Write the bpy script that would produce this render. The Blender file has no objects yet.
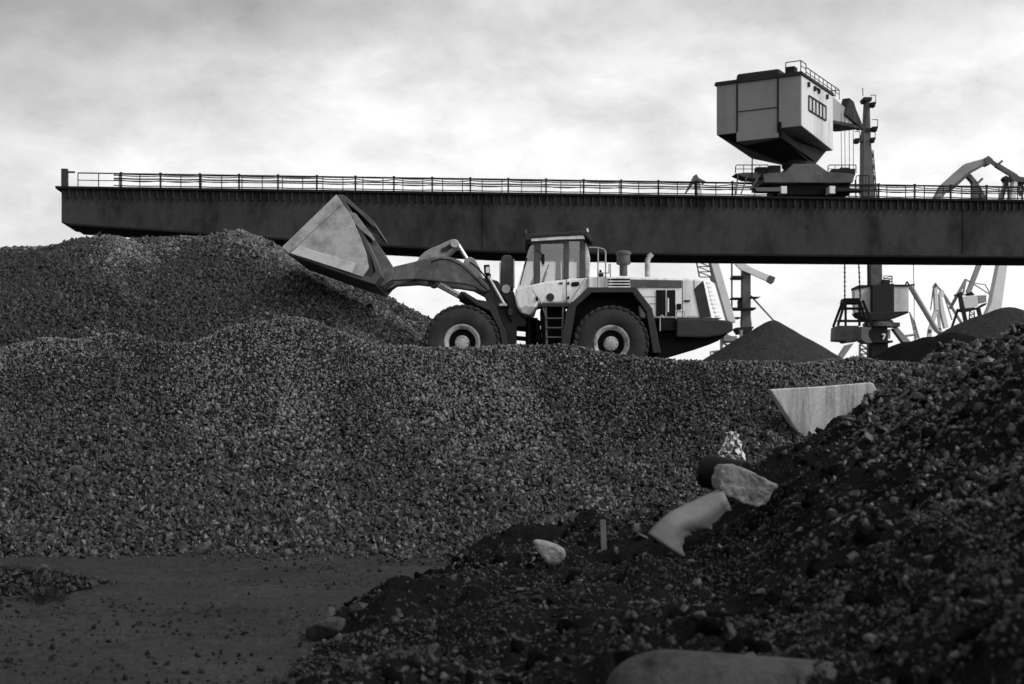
import bpy, bmesh, math, random
import numpy as np
from mathutils import Vector, Matrix
random.seed(7); rng = np.random.default_rng(11)
S = bpy.context.scene
C = S.collection
R = math.radians
F = 1024*50/36.0; HY = 430.0; CX = 512.0; CH = 1.7       # focal length in pixels, horizon row, camera height

def P(px, py, Y):
    "point at distance Y in front of the camera that the photograph shows at (px, py)"
    return Vector(((px-CX)/F*Y, Y, CH+(HY-py)/F*Y))

# ------------------------------------------------------------------ materials
def new_mat(name):
    m = bpy.data.materials.new(name); m.use_nodes = True
    nt = m.node_tree; b = nt.nodes['Principled BSDF']
    return m, nt, b
def N(nt, t, **kw):
    n = nt.nodes.new(t)
    for k, v in kw.items():
        if k in n.inputs: n.inputs[k].default_value = v
        else: setattr(n, k, v)
    return n
def g(v): return (v, v, v, 1)
def noise_fac(nt, scale, detail=5, rough=.6, lo=.35, hi=.65, stretch=None):
    tc = N(nt, 'ShaderNodeTexCoord')
    src = tc.outputs['Object']
    if stretch:
        mp = N(nt, 'ShaderNodeMapping'); mp.inputs['Scale'].default_value = stretch
        nt.links.new(src, mp.inputs['Vector']); src = mp.outputs['Vector']
    n = N(nt, 'ShaderNodeTexNoise', Scale=scale, Detail=detail, Roughness=rough)
    nt.links.new(src, n.inputs['Vector'])
    mr = N(nt, 'ShaderNodeMapRange'); mr.inputs['From Min'].default_value = lo; mr.inputs['From Max'].default_value = hi
    nt.links.new(n.outputs['Fac'], mr.inputs['Value'])
    return mr.outputs['Result'], n
def paint(name, base, dirt=None, rough=.45, scale=2.5, amt=.6, stretch=None, metallic=0, bump=.0, spec=.4):
    m, nt, b = new_mat(name)
    dirt = base*.5 if dirt is None else dirt
    f, n = noise_fac(nt, scale, 6, .65, .45, .75, stretch)
    f2, n2 = noise_fac(nt, scale*5, 5, .7, .35, .7)
    mul = N(nt, 'ShaderNodeMath', operation='MULTIPLY'); mul.inputs[1].default_value = amt
    nt.links.new(f, mul.inputs[0])
    mul2 = N(nt, 'ShaderNodeMath', operation='MULTIPLY_ADD'); mul2.inputs[1].default_value = amt*.3
    nt.links.new(f2, mul2.inputs[0]); nt.links.new(mul.outputs[0], mul2.inputs[2])
    mx = N(nt, 'ShaderNodeMix', data_type='RGBA')
    mx.inputs['A'].default_value = g(base); mx.inputs['B'].default_value = g(dirt)
    nt.links.new(mul2.outputs[0], mx.inputs['Factor'])
    nt.links.new(mx.outputs['Result'], b.inputs['Base Color'])
    rr = N(nt, 'ShaderNodeMapRange'); rr.inputs['To Min'].default_value = rough; rr.inputs['To Max'].default_value = min(1, rough+.3)
    nt.links.new(mul2.outputs[0], rr.inputs['Value']); nt.links.new(rr.outputs['Result'], b.inputs['Roughness'])
    b.inputs['Metallic'].default_value = metallic
    b.inputs['Specular IOR Level'].default_value = spec
    if bump:
        bp = N(nt, 'ShaderNodeBump', Strength=bump, Distance=.02)
        nt.links.new(n2.outputs['Fac'], bp.inputs['Height']); nt.links.new(bp.outputs['Normal'], b.inputs['Normal'])
    return m
def soil(name, lo, hi, scale, bump=.6, dist=.03, rough=.95, spec=.15, fine=60):
    m, nt, b = new_mat(name)
    f, n = noise_fac(nt, scale, 8, .65, .3, .72)
    f2, n2 = noise_fac(nt, fine, 4, .7, .3, .7)
    mx = N(nt, 'ShaderNodeMix', data_type='RGBA'); mx.inputs['A'].default_value = g(lo); mx.inputs['B'].default_value = g(hi)
    av = N(nt, 'ShaderNodeMath', operation='MULTIPLY_ADD'); av.inputs[1].default_value = .5
    h = N(nt, 'ShaderNodeMath', operation='MULTIPLY'); h.inputs[1].default_value = .5
    nt.links.new(f, h.inputs[0]); nt.links.new(f2, av.inputs[0]); nt.links.new(h.outputs[0], av.inputs[2])
    nt.links.new(av.outputs[0], mx.inputs['Factor']); nt.links.new(mx.outputs['Result'], b.inputs['Base Color'])
    b.inputs['Roughness'].default_value = rough; b.inputs['Specular IOR Level'].default_value = spec
    bp = N(nt, 'ShaderNodeBump', Strength=bump, Distance=dist)
    nt.links.new(n2.outputs['Fac'], bp.inputs['Height'])
    bp2 = N(nt, 'ShaderNodeBump', Strength=bump, Distance=dist*3)
    nt.links.new(n.outputs['Fac'], bp2.inputs['Height']); nt.links.new(bp.outputs['Normal'], bp2.inputs['Normal'])
    nt.links.new(bp2.outputs['Normal'], b.inputs['Normal'])
    return m
def lumps_mat(name, lo, hi, rough=.55, spec=.5, power=1.6):
    m, nt, b = new_mat(name)
    oi = N(nt, 'ShaderNodeObjectInfo')
    pw = N(nt, 'ShaderNodeMath', operation='POWER'); pw.inputs[1].default_value = power
    nt.links.new(oi.outputs['Random'], pw.inputs[0])
    f, n = noise_fac(nt, 1.7, 5, .7, .3, .7)
    ad = N(nt, 'ShaderNodeMath', operation='MULTIPLY_ADD'); ad.inputs[1].default_value = .35
    nt.links.new(f, ad.inputs[0]); nt.links.new(pw.outputs[0], ad.inputs[2])
    mx = N(nt, 'ShaderNodeMix', data_type='RGBA'); mx.inputs['A'].default_value = g(lo); mx.inputs['B'].default_value = g(hi)
    nt.links.new(ad.outputs[0], mx.inputs['Factor']); nt.links.new(mx.outputs['Result'], b.inputs['Base Color'])
    b.inputs['Roughness'].default_value = rough; b.inputs['Specular IOR Level'].default_value = spec
    return m

M = {}
M['white'] = paint('white_paint', .86, .22, .35, 3.2, .55, (1.6, 1.6, .35))
M['white_dirty'] = paint('dirty_white_paint', .62, .16, .5, 1.3, .8)
M['panel_white'] = paint('panel_white_paint', .74, .34, .45, 1.2, .5, (1, 1, .35))
M['grey_dark'] = paint('dark_grey_paint', .028, .055, .55, 2.0, .7, spec=.2)
M['grey_mid'] = paint('mid_grey_paint', .085, .04, .5, 2.2, .8)
M['boom'] = paint('worn_boom_paint', .06, .20, .5, 2.6, .9)
M['boom_light'] = paint('light_boom_paint', .30, .07, .5, 2.4, .8)
M['black'] = paint('black_steel', .006, .015, .6, 3, .7, spec=.12)
M['rubber'] = paint('tyre_rubber', .030, .06, .85, 3.0, .8, bump=.25, spec=.1)
M['rim'] = paint('rim_paint', .45, .09, .5, 5, 1.0)
M['steel'] = paint('bare_steel', .47, .15, .42, 2.2, .9, metallic=.25)
M['steel_light'] = paint('worn_bright_steel', .58, .28, .4, 3, .7, metallic=.2)
M['chrome'] = paint('cylinder_rod', .75, .6, .25, 4, .4, metallic=.7)
M['girder'] = paint('girder_paint', .046, .013, .7, .45, 1.0, (1, 1, .4), spec=.12)
M['girder_dark'] = paint('girder_underside_paint', .016, .010, .8, .5, .8, spec=.08)
M['crane_grey'] = paint('crane_grey_paint', .30, .19, .55, .35, .8, (1, 1, .25))
M['crane_white'] = paint('crane_white_paint', .66, .34, .5, .35, .9, (1.5, 1.5, .18))
M['crane_dark'] = paint('crane_dark_paint', .024, .012, .65, .6, .7, spec=.15)
M['crane_mid'] = paint('crane_mid_paint', .10, .035, .6, .5, .8)
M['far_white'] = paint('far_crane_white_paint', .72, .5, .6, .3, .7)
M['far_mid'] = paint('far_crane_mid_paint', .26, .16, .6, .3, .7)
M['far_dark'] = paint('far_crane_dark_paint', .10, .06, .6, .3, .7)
M['concrete'] = paint('pale_concrete', .66, .16, .9, 3.0, .9, (2.5, 2.5, .22), bump=.5, spec=.2)
M['concrete_rough'] = paint('rough_concrete', .30, .07, .95, 5, 1.0, bump=.9, spec=.15)
M['sheet'] = paint('sheet_steel', .19, .09, .6, 3, .8, bump=.15)
M['pipe'] = paint('dusty_pipe', .065, .010, .85, 4, 1.1, bump=.9, spec=.2)
M['rag'] = paint('white_plastic', .75, .3, .5, 9, .8)
M['weed'] = paint('dry_weed', .03, .015, .8, 5, .7)
M['wood'] = paint('old_wood', .12, .06, .9, 8, .8)
M['stone'] = paint('pale_stone', .10, .04, .95, 8, .9, bump=.6, spec=.2)
M['seat'] = paint('seat_fabric', .03, .05, .9, 5, .6)
def glass_mat():
    m = bpy.data.materials.new('cab_glass'); m.use_nodes = True; nt = m.node_tree; nt.nodes.clear()
    o = N(nt, 'ShaderNodeOutputMaterial'); t = N(nt, 'ShaderNodeBsdfTransparent'); gl = N(nt, 'ShaderNodeBsdfGlossy', Roughness=.04)
    gl.inputs['Color'].default_value = g(.9); t.inputs['Color'].default_value = g(.80)
    d = N(nt, 'ShaderNodeBsdfDiffuse'); d.inputs['Color'].default_value = g(.45)
    a = N(nt, 'ShaderNodeMixShader'); a.inputs[0].default_value = .085; t.inputs['Color'].default_value = g(.80)
    b = N(nt, 'ShaderNodeMixShader'); b.inputs[0].default_value = .015
    nt.links.new(t.outputs[0], a.inputs[1]); nt.links.new(gl.outputs[0], a.inputs[2])
    nt.links.new(a.outputs[0], b.inputs[1]); nt.links.new(d.outputs[0], b.inputs[2])
    nt.links.new(b.outputs[0], o.inputs[0]); return m
M['glass'] = glass_mat()
M['lamp'] = paint('lamp_lens', .7, .5, .15, 5, .3)
M['coal_a'] = soil('coal_fines', .002, .008, 3, .8, .03, .95, .06)
M['coal_b'] = soil('coal_heap_surface', .005, .020, 1.2, 1, .05, .9, .1, 14)
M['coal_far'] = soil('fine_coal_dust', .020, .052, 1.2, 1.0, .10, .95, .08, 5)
M['soil'] = soil('black_soil', .004, .018, 1.6, 1, .05, .95, .06, 30)
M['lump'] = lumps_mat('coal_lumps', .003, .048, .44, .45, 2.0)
M['lump_dusty_lit'] = lumps_mat('dusty_lit_coal_lumps', .024, .175, .5, .4, 1.7)  # dusty lumps, also brightened to carry light on crest and ridges
M['lump_dark'] = lumps_mat('shaded_coal_lumps', .003, .042, .5, .35, 2.0)  # shade of the left heap's front slopes put into a darker colour
M['lump_soil'] = lumps_mat('spoil_lumps', .003, .050, .6, .25, 3.4)
M['lump_grit'] = lumps_mat('track_grit', .004, .05, .9, .05, 2.0)

# ------------------------------------------------------------------ object helpers
ROOT = {}
def meta(o, label=None, cat=None, group=None, kind=None):
    if label: o['label'] = label
    if cat: o['category'] = cat
    if group: o['group'] = group
    if kind: o['kind'] = kind
    return o
def thing(name, loc, label, cat, group=None):
    o = bpy.data.objects.new(name, None); C.objects.link(o); o.location = loc; o.empty_display_size = .3
    ROOT[o.name] = Vector(loc)
    return meta(o, label, cat, group)
def origin_of(o):
    v = Vector((0, 0, 0))
    while o: v += Vector(o.location); o = o.parent
    return v
class MB:
    "collects shapes in world coordinates, then links them as one mesh object"
    def __init__(s): s.bm = bmesh.new()
    def _face(s, vs):
        try: s.bm.faces.new(vs)
        except ValueError: pass
    def hexa(s, p):           # 8 points: bottom loop 0-3, top loop 4-7
        v = [s.bm.verts.new(q) for q in p]
        for f in ((3,2,1,0),(4,5,6,7),(0,1,5,4),(1,2,6,5),(2,3,7,6),(3,0,4,7)): s._face([v[i] for i in f])
        return s
    def box(s, c, size, rz=0, rot=None):
        m = rot if rot is not None else Matrix.Rotation(rz, 3, 'Z')
        x, y, z = [q/2 for q in size]; c = Vector(c)
        return s.hexa([c+m@Vector(q) for q in ((-x,-y,-z),(x,-y,-z),(x,y,-z),(-x,y,-z),(-x,-y,z),(x,-y,z),(x,y,z),(-x,y,z))])
    def pbox(s, x0, y0, x1, y1, Ya, Yb):
        return s.prism([(x0,y0),(x1,y0),(x1,y1),(x0,y1)], Ya, Yb)
    def prism(s, pts, Ya, Yb):
        "outline as it appears at distance Ya, extruded back to Yb"
        a = [P(x, y, Ya) for x, y in pts]; b = [Vector((q.x, Yb, q.z)) for q in a]
        va = [s.bm.verts.new(q) for q in a]; vb = [s.bm.verts.new(q) for q in b]; n = len(a)
        s._face(va); s._face(vb[::-1])
        for i in range(n): s._face([va[i], vb[i], vb[(i+1)%n], va[(i+1)%n]])
        return s
    def poly(s, pts, nrm):
        "3-D polygon with thickness vector"
        a = [Vector(p) for p in pts]; va = [s.bm.verts.new(q) for q in a]; vb = [s.bm.verts.new(q+Vector(nrm)) for q in a]; n = len(a)
        s._face(va); s._face(vb[::-1])
        for i in range(n): s._face([va[i], vb[i], vb[(i+1)%n], va[(i+1)%n]])
        return s
    def tube(s, p0, p1, r0, r1=None, n=10, caps=True):
        r1 = r0 if r1 is None else r1
        p0 = Vector(p0); p1 = Vector(p1); d = (p1-p0).normalized()
        u = d.orthogonal().normalized(); w = d.cross(u)
        A = [s.bm.verts.new(p0+(u*math.cos(t)+w*math.sin(t))*r0) for t in [2*math.pi*i/n for i in range(n)]]
        B = [s.bm.verts.new(p1+(u*math.cos(t)+w*math.sin(t))*r1) for t in [2*math.pi*i/n for i in range(n)]]
        for i in range(n): s._face([A[i], A[(i+1)%n], B[(i+1)%n], B[i]])
        if caps: s._face(A[::-1]); s._face(B)
        return s
    def path(s, pts, r, n=8):
        pts = [Vector(p) for p in pts]
        for a, b in zip(pts, pts[1:]): s.tube(a, b, r, r, n)
        return s
    def bar(s, p0, p1, w, h=None):
        "rectangular bar"
        h = w if h is None else h
        p0 = Vector(p0); p1 = Vector(p1); d = (p1-p0)
        L = d.length; d.normalize(); side = d.cross(Vector((0,1,0)))
        if side.length < 1e-3: side = Vector((1,0,0))
        side.normalize(); up = Vector((0,1,0)) if abs(d.y) < .9 else Vector((0,0,1))
        up = d.cross(side).normalized()
        a, b = side*w/2, up*h/2
        return s.hexa([p0-a-b, p0+a-b, p0+a+b, p0-a+b, p1-a-b, p1+a-b, p1+a+b, p1-a+b])
    def lathe(s, prof, c, axis='Y', n=48, caps=True):
        "profile (r, t) about an axis through c"
        c = Vector(c); rings = []
        for r, t in prof:
            ring = []
            for i in range(n):
                a = 2*math.pi*i/n
                q = {'Y': Vector((r*math.cos(a), t, r*math.sin(a))), 'Z': Vector((r*math.cos(a), r*math.sin(a), t))}[axis]
                ring.append(s.bm.verts.new(c+q))
            rings.append(ring)
        for A, B in zip(rings, rings[1:]):
            for i in range(n): s._face([A[i], A[(i+1)%n], B[(i+1)%n], B[i]])
        if caps: s._face(rings[0][::-1]); s._face(rings[-1])
        return s
    def build(s, name, mat, parent=None, bevel=0, smooth=False, segs=2):
        bmesh.ops.recalc_face_normals(s.bm, faces=s.bm.faces)
        o0 = origin_of(parent) if parent else Vector((0, 0, 0))
        if parent is None:
            co = [v.co for v in s.bm.verts]
            o0 = Vector((sum(c.x for c in co)/len(co), sum(c.y for c in co)/len(co), min(c.z for c in co)))
        me = bpy.data.meshes.new(name)
        for v in s.bm.verts: v.co -= o0
        s.bm.to_mesh(me); s.bm.free()
        me.materials.append(M[mat] if isinstance(mat, str) else mat)
        if smooth:
            for p in me.polygons: p.use_smooth = True
            try: me.set_sharp_from_angle(angle=R(38))
            except Exception: pass
        o = bpy.data.objects.new(name, me); C.objects.link(o)
        if parent: o.parent = parent
        else: o.location = o0
        if bevel:
            b = o.modifiers.new('bevel', 'BEVEL'); b.width = bevel; b.segments = segs; b.limit_method = 'ANGLE'; b.angle_limit = R(35)
        return o

# ------------------------------------------------------------------ noise and heaps
def vnoise(x, y, seed):
    xi = np.floor(x).astype(np.int64); yi = np.floor(y).astype(np.int64); xf = x-xi; yf = y-yi
    def h(a, b):
        n = (a*374761393 + b*668265263 + seed*974634777) & 0x7fffffff
        n = ((n ^ (n >> 13))*1274126177) & 0x7fffffff
        return ((n ^ (n >> 16)) & 0xffff)/65535.0
    u = xf*xf*(3-2*xf); v = yf*yf*(3-2*yf)
    a = h(xi, yi)*(1-u)+h(xi+1, yi)*u; b = h(xi, yi+1)*(1-u)+h(xi+1, yi+1)*u
    return a*(1-v)+b*v-.5
def fbm(x, y, seed, octs=5, gain=.5):
    z = np.zeros_like(x, dtype=float); a = 1.0
    for i in range(octs):
        z += a*vnoise(x*2**i, y*2**i, seed+i*17); a *= gain
    return z
def sstep(a, b, t):
    t = np.clip((t-a)/(b-a), 0, 1); return t*t*(3-2*t)
def grid_mesh(name, XX, YY, ZZ, mat, parent=None, smooth=True, keep=None):
    h, w = XX.shape
    o0 = origin_of(parent) if parent else Vector((0, 0, 0))
    v = np.stack([XX-o0.x, YY-o0.y, ZZ-o0.z], -1).reshape(-1, 3)
    idx = np.arange(h*w).reshape(h, w)
    f = np.stack([idx[:-1, :-1], idx[:-1, 1:], idx[1:, 1:], idx[1:, :-1]], -1).reshape(-1, 4)
    if keep is not None:
        k = keep.reshape(-1); f = f[k[f].any(1)]
    me = bpy.data.meshes.new(name)
    me.from_pydata(v.tolist(), [], f.tolist()); me.update()
    me.materials.append(M[mat])
    if smooth: me.polygons.foreach_set('use_smooth', [True]*len(me.polygons))
    o = bpy.data.objects.new(name, me); C.objects.link(o)
    if parent: o.parent = parent
    return o
LG = {}
def lump_group(mat, sub, variants=6):
    key = (mat, sub)
    if key in LG: return LG[key]
    ng = bpy.data.node_groups.new('lumps_'+mat+str(sub), 'GeometryNodeTree')
    ng.interface.new_socket('Geometry', in_out='INPUT', socket_type='NodeSocketGeometry')
    ng.interface.new_socket('Geometry', in_out='OUTPUT', socket_type='NodeSocketGeometry')
    nd, ln = ng.nodes, ng.links
    gi = nd.new('NodeGroupInput'); go = nd.new('NodeGroupOutput')
    g2i = nd.new('GeometryNodeGeometryToInstance')
    for k in range(variants):
        ic = nd.new('GeometryNodeMeshIcoSphere'); ic.inputs['Radius'].default_value = 1; ic.inputs['Subdivisions'].default_value = sub
        vo = nd.new('ShaderNodeTexVoronoi'); vo.inputs['Scale'].default_value = .95; vo.feature = 'SMOOTH_F1'
        vo.inputs['Smoothness'].default_value = .15
        pos = nd.new('GeometryNodeInputPosition')
        add = nd.new('ShaderNodeVectorMath'); add.operation = 'ADD'; add.inputs[1].default_value = (k*7.3+1.1, k*3.7, k*5.1)
        ln.new(pos.outputs[0], add.inputs[0]); ln.new(add.outputs[0], vo.inputs['Vector'])
        nz = nd.new('ShaderNodeTexWhiteNoise'); nz.noise_dimensions = '3D'; ln.new(add.outputs[0], nz.inputs['Vector'])
        mr = nd.new('ShaderNodeMapRange'); mr.inputs['From Min'].default_value = .1; mr.inputs['From Max'].default_value = .9
        mr.inputs['To Min'].default_value = 1.15; mr.inputs['To Max'].default_value = .55
        ln.new(vo.outputs['Distance'], mr.inputs['Value'])
        ma = nd.new('ShaderNodeMath'); ma.operation = 'MULTIPLY_ADD'; ma.inputs[1].default_value = (.10 if sub > 1 else .34)
        ln.new(nz.outputs['Value'], ma.inputs[0]); ln.new(mr.outputs[0], ma.inputs[2])
        sc = nd.new('ShaderNodeVectorMath'); sc.operation = 'SCALE'; ln.new(pos.outputs[0], sc.inputs[0]); ln.new(ma.outputs[0], sc.inputs['Scale'])
        sp = nd.new('GeometryNodeSetPosition'); ln.new(ic.outputs['Mesh'], sp.inputs['Geometry']); ln.new(sc.outputs[0], sp.inputs['Position'])
        sh = nd.new('GeometryNodeSetShadeSmooth'); sh.inputs['Shade Smooth'].default_value = False
        ln.new(sp.outputs[0], sh.inputs[0]); ln.new(sh.outputs[0], g2i.inputs[0])
    sm = nd.new('GeometryNodeSetMaterial'); sm.inputs['Material'].default_value = M[mat]
    ln.new(g2i.outputs[0], sm.inputs['Geometry'])
    ip = nd.new('GeometryNodeInstanceOnPoints'); ip.inputs['Pick Instance'].default_value = True
    rr = nd.new('FunctionNodeRandomValue'); rr.data_type = 'FLOAT_VECTOR'; rr.inputs[0].default_value = (0, 0, 0); rr.inputs[1].default_value = (6.28, 6.28, 6.28)
    rs = nd.new('FunctionNodeRandomValue'); rs.data_type = 'FLOAT_VECTOR'; rs.inputs[0].default_value = (.75, .5, .38); rs.inputs[1].default_value = (1.55, 1.1, .85); rs.inputs['Seed'].default_value = 3
    ri = nd.new('FunctionNodeRandomValue'); ri.data_type = 'INT'; ri.inputs['Min'].default_value = 0; ri.inputs['Max'].default_value = variants-1; ri.inputs['Seed'].default_value = 9
    at = nd.new('GeometryNodeInputNamedAttribute'); at.data_type = 'FLOAT'; at.inputs['Name'].default_value = 'size'
    ms = nd.new('ShaderNodeVectorMath'); ms.operation = 'SCALE'
    ln.new(rs.outputs['Value'], ms.inputs[0]); ln.new(at.outputs['Attribute'], ms.inputs['Scale'])
    ln.new(gi.outputs[0], ip.inputs['Points']); ln.new(sm.outputs[0], ip.inputs['Instance'])
    ln.new(ri.outputs[2], ip.inputs['Instance Index']); ln.new(rr.outputs['Value'], ip.inputs['Rotation']); ln.new(ms.outputs[0], ip.inputs['Scale'])
    ln.new(ip.outputs[0], go.inputs[0])
    LG[key] = ng
    return ng
def lumps(name, X, Y, Z, size, mat, parent, sub=1):
    o0 = origin_of(parent)
    me = bpy.data.meshes.new(name)
    me.from_pydata(np.stack([X-o0.x, Y-o0.y, Z-o0.z], -1).tolist(), [], [])
    a = me.attributes.new('size', 'FLOAT', 'POINT'); a.data.foreach_set('value', size.astype(np.float32))
    me.materials.append(M[mat])
    o = bpy.data.objects.new(name, me); C.objects.link(o); o.parent = parent
    md = o.modifiers.new('lumps', 'NODES'); md.node_group = lump_group(mat, sub)
    o['kind'] = 'stuff'
    return o
def interp(pts, x): 
    p = np.array(pts, float); return np.interp(x, p[:, 0], p[:, 1])
def cones(X, Y, pts, slope, soft=.25):
    "union of repose-angle cones along a ridge of 3-D points, tips slightly rounded"
    z = np.full(X.shape, -50.0)
    for q in pts:
        d = np.sqrt((X-q[0])**2+(Y-q[1])**2+soft**2)-soft
        z = np.maximum(z, q[2]-slope*d)
    return z

# ------------------------------------------------------------------ ground
gx = np.concatenate([np.linspace(-3000, -40, 14), np.linspace(-36, -10, 16), np.linspace(-9.5, 9, 420), np.linspace(10, 40, 18), np.linspace(60, 3000, 14)])
gy = np.concatenate([np.linspace(-800, -10, 8), np.linspace(-6, 6, 13), np.linspace(6.06, 21, 300), np.linspace(21.2, 24, 14), np.linspace(26, 100, 20), np.linspace(140, 4000, 16)])
XX, YY = np.meshgrid(gx, gy)
near = np.exp(-((YY-14)/14)**4)*np.exp(-((XX)/18)**4)
def track_z(x, y):
    "ruts of the haul road, running from lower left to the right"
    t = x*.35+y*.94
    tr = np.zeros_like(x, dtype=float)
    for k, (y0, sl, cv) in enumerate(((11.2, .30, .012), (13.2, .30, .012), (15.4, .16, .006), (17.3, .16, .006))):   # wheel tracks with tread marks
        v = y-(y0+sl*(x+3)+cv*(x+3)**2+.25*fbm(x*.35, x*0+k, 61+k, 2)); c = x*.96+v*(.55 if k % 2 else -.55)
        b = np.exp(-(v/.34)**4)*np.clip(.6+1.4*fbm(x*.5+k*3, y*.5, 71+k, 2), 0, 1)
        tr = tr+b*(-.035+.030*np.clip(np.sin(c*2*math.pi/.34)*1.6, -1, 1))+.03*np.exp(-((np.abs(v)-.46)/.10)**2)
    return tr+.05*fbm(x*.5, y*.9, 3, 5)+(.035*np.sin((y-.30*x)*2.9+fbm(x*.3, y*.3, 8, 3)*2.2)+.03*np.abs(fbm((y-.30*x)*1.7, x*.12, 9, 3)))+.018*fbm(x*5, y*5, 5, 3)
ZZ = near*track_z(XX, YY)-.02*(1-near)
M['track'] = soil('trodden_dirt', .011, .058, .55, .9, .04, .9, .10, 14)
gr = grid_mesh('ground', XX, YY, ZZ, 'track'); meta(gr, kind='structure')

# ------------------------------------------------------------------ the gravelly heap in the middle
MIDC = [(-400,352),(-150,348),(0,350),(30,343),(60,338),(100,334),(125,332),(145,338),(165,345),(190,343),(220,337),(250,330),(290,323),(310,324),(340,331),(380,342),(430,349),(470,350),(500,350),(540,347),(560,346),(600,350),(620,353),(650,360),(680,362),(705,365),(730,364),(760,362),(800,366),(860,366),(920,368),(1000,372),(1100,380)]
MS = .64
def mid_ridge():
    out = []
    for px in np.arange(-300, 1081, 9.0):
        py = interp(MIDC, px)
        c = (19.3+CH/MS)/(1-(HY-py)/(F*MS)); out.append(((px-CX)/F*c, c, CH+(HY-py)/F*c))
    return out
MR = mid_ridge()
def mid_z(X, Y):
    z = cones(X, Y, MR, MS, .12)
    plate = 2.78-np.clip((Y-47)*.6, 0, 3.5)-np.clip((23.9-Y)*.64, 0, 5)-np.clip((X-10)*.3, 0, 3)
    z = np.maximum(z, plate)
    w = sstep(19.0, 21, Y)
    return z+(.22*fbm(X*.45+Y*.2, Y*.3-X*.15, 21, 3)-.20*np.abs(fbm(X*.62+Y*.35, Y*.28, 41, 2))+.04+.05*fbm(X*2.2, Y*2.2, 31, 3))*w
gx = np.linspace(-17, 14, 250); gy = np.concatenate([np.linspace(17.5, 30, 130), np.linspace(30.5, 54, 40)])
XX, YY = np.meshgrid(gx, gy)
ZZ = mid_z(XX, YY)
mid = thing('coal_heap', (-3, 24, 0), 'broad grey heap of coarse coal lumps across the middle that the loader stands on', 'coal heap')
grid_mesh('heap_surface', XX, YY, ZZ, 'coal_b', mid, keep=ZZ > -.15)
n = 165000
Y = 18.9+(27.5-18.9)*rng.random(n)**.95; X = (rng.random(n)*.92-.47)*Y
Z = mid_z(X, Y); ok = Z > .0
ok &= ~((X > .38*Y))
X, Y, Z = X[ok], Y[ok], Z[ok]
t = np.clip((Y-19.3)/5, 0, 1)
sz = np.interp(t, [0, .4, .75, 1], [.040, .032, .022, .018])*np.exp(np.clip(rng.normal(0, .30, len(X)), -9, .6))
dry = rng.random(len(X)) < np.clip(1.5*(t-.42)+.8*fbm(X*.4, Y*.4, 77, 3)+1.1*fbm(X*1.1+Y*.3, Y*.25, 79, 3), 0, .97)  # chance of paler lumps rises uphill: dust plus sky light put into colour
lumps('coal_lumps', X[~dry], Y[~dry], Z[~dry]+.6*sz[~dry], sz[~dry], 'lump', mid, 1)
lumps('dusty_lit_lumps', X[dry], Y[dry], Z[dry]+.6*sz[dry], sz[dry]*.92, 'lump_dusty_lit', mid, 1)
n = 900                                                   # strays that rolled onto the track
X = rng.random(n)*12-9.5; Y = 19.1-np.abs(rng.normal(0, .35, n)); sz = .028*np.exp(rng.normal(0, .5, n))
lumps('coal_lumps', X, Y, track_z(X, Y)+.3*sz, sz, 'lump', mid, 2)

# ------------------------------------------------------------------ the big heap behind, upper left
LEFTC = [(-300,262),(-100,250),(0,248),(50,247),(72,245),(88,238),(106,232),(126,239),(147,238),(180,237),(212,235),(236,228.6),(253,234),(273,247),(297,261),(330,272),(350,280),(375,294),(400,307),(430,322),(470,345),(520,372)]
LEFTD = [(-300,46),(0,42),(106,38.5),(150,41),(236,39),(300,40.5),(430,40.5),(520,40)]
LR = []
for px in np.arange(-280, 521, 8.0):
    Yc = float(interp(LEFTD, px)); p = P(px, float(interp(LEFTC, px))+1.0, Yc); LR.append((p.x, p.y, p.z))
def left_z(X, Y):
    z = cones(X, Y, LR, .64, .35)
    return z+(.40*fbm(X*.30+3, Y*.30, 51, 3)-.5*np.abs(fbm(X*.34+Y*.2, Y*.16, 55, 2))+.08)*sstep(0, 3, 40.5-Y)+.06*fbm(X*1.6, Y*1.6, 61, 3)*sstep(-.3, .8, 40-Y)
gx = np.linspace(-26, 2, 190); gy = np.linspace(28, 56, 170)
XX, YY = np.meshgrid(gx, gy); ZZ = left_z(XX, YY)
left = thing('coal_heap', (-9, 40, 2.4), 'tall heap of small coal with two peaks at the left, behind the loader bucket', 'coal heap')
grid_mesh('heap_surface', XX, YY, ZZ, 'coal_b', left, keep=ZZ > 2.2)
n = 120000
Y = 31+(42.5-31)*rng.random(n); X = -.40*Y+rng.random(n)*(.40*Y+.5); Z = left_z(X, Y); ok = Z > 2.5
X, Y, Z = X[ok], Y[ok], Z[ok]; sz = .036*np.exp(rng.normal(0, .32, len(X)))
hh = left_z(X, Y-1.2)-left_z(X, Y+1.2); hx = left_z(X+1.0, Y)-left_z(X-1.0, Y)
dry = rng.random(len(X)) < np.clip(-.8*hx-.45+1.0*fbm(X*.3+4, Y*.3, 87, 3)+.9*sstep(5.6, 7.0, Z), 0, .9)  # paler on right-facing and upper slopes: light from the right put into colour
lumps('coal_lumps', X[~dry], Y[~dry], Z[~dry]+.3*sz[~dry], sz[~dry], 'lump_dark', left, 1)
lumps('dusty_lit_lumps', X[dry], Y[dry], Z[dry]+.3*sz[dry], sz[dry]*.9, 'lump_dusty_lit', left, 1)

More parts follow.
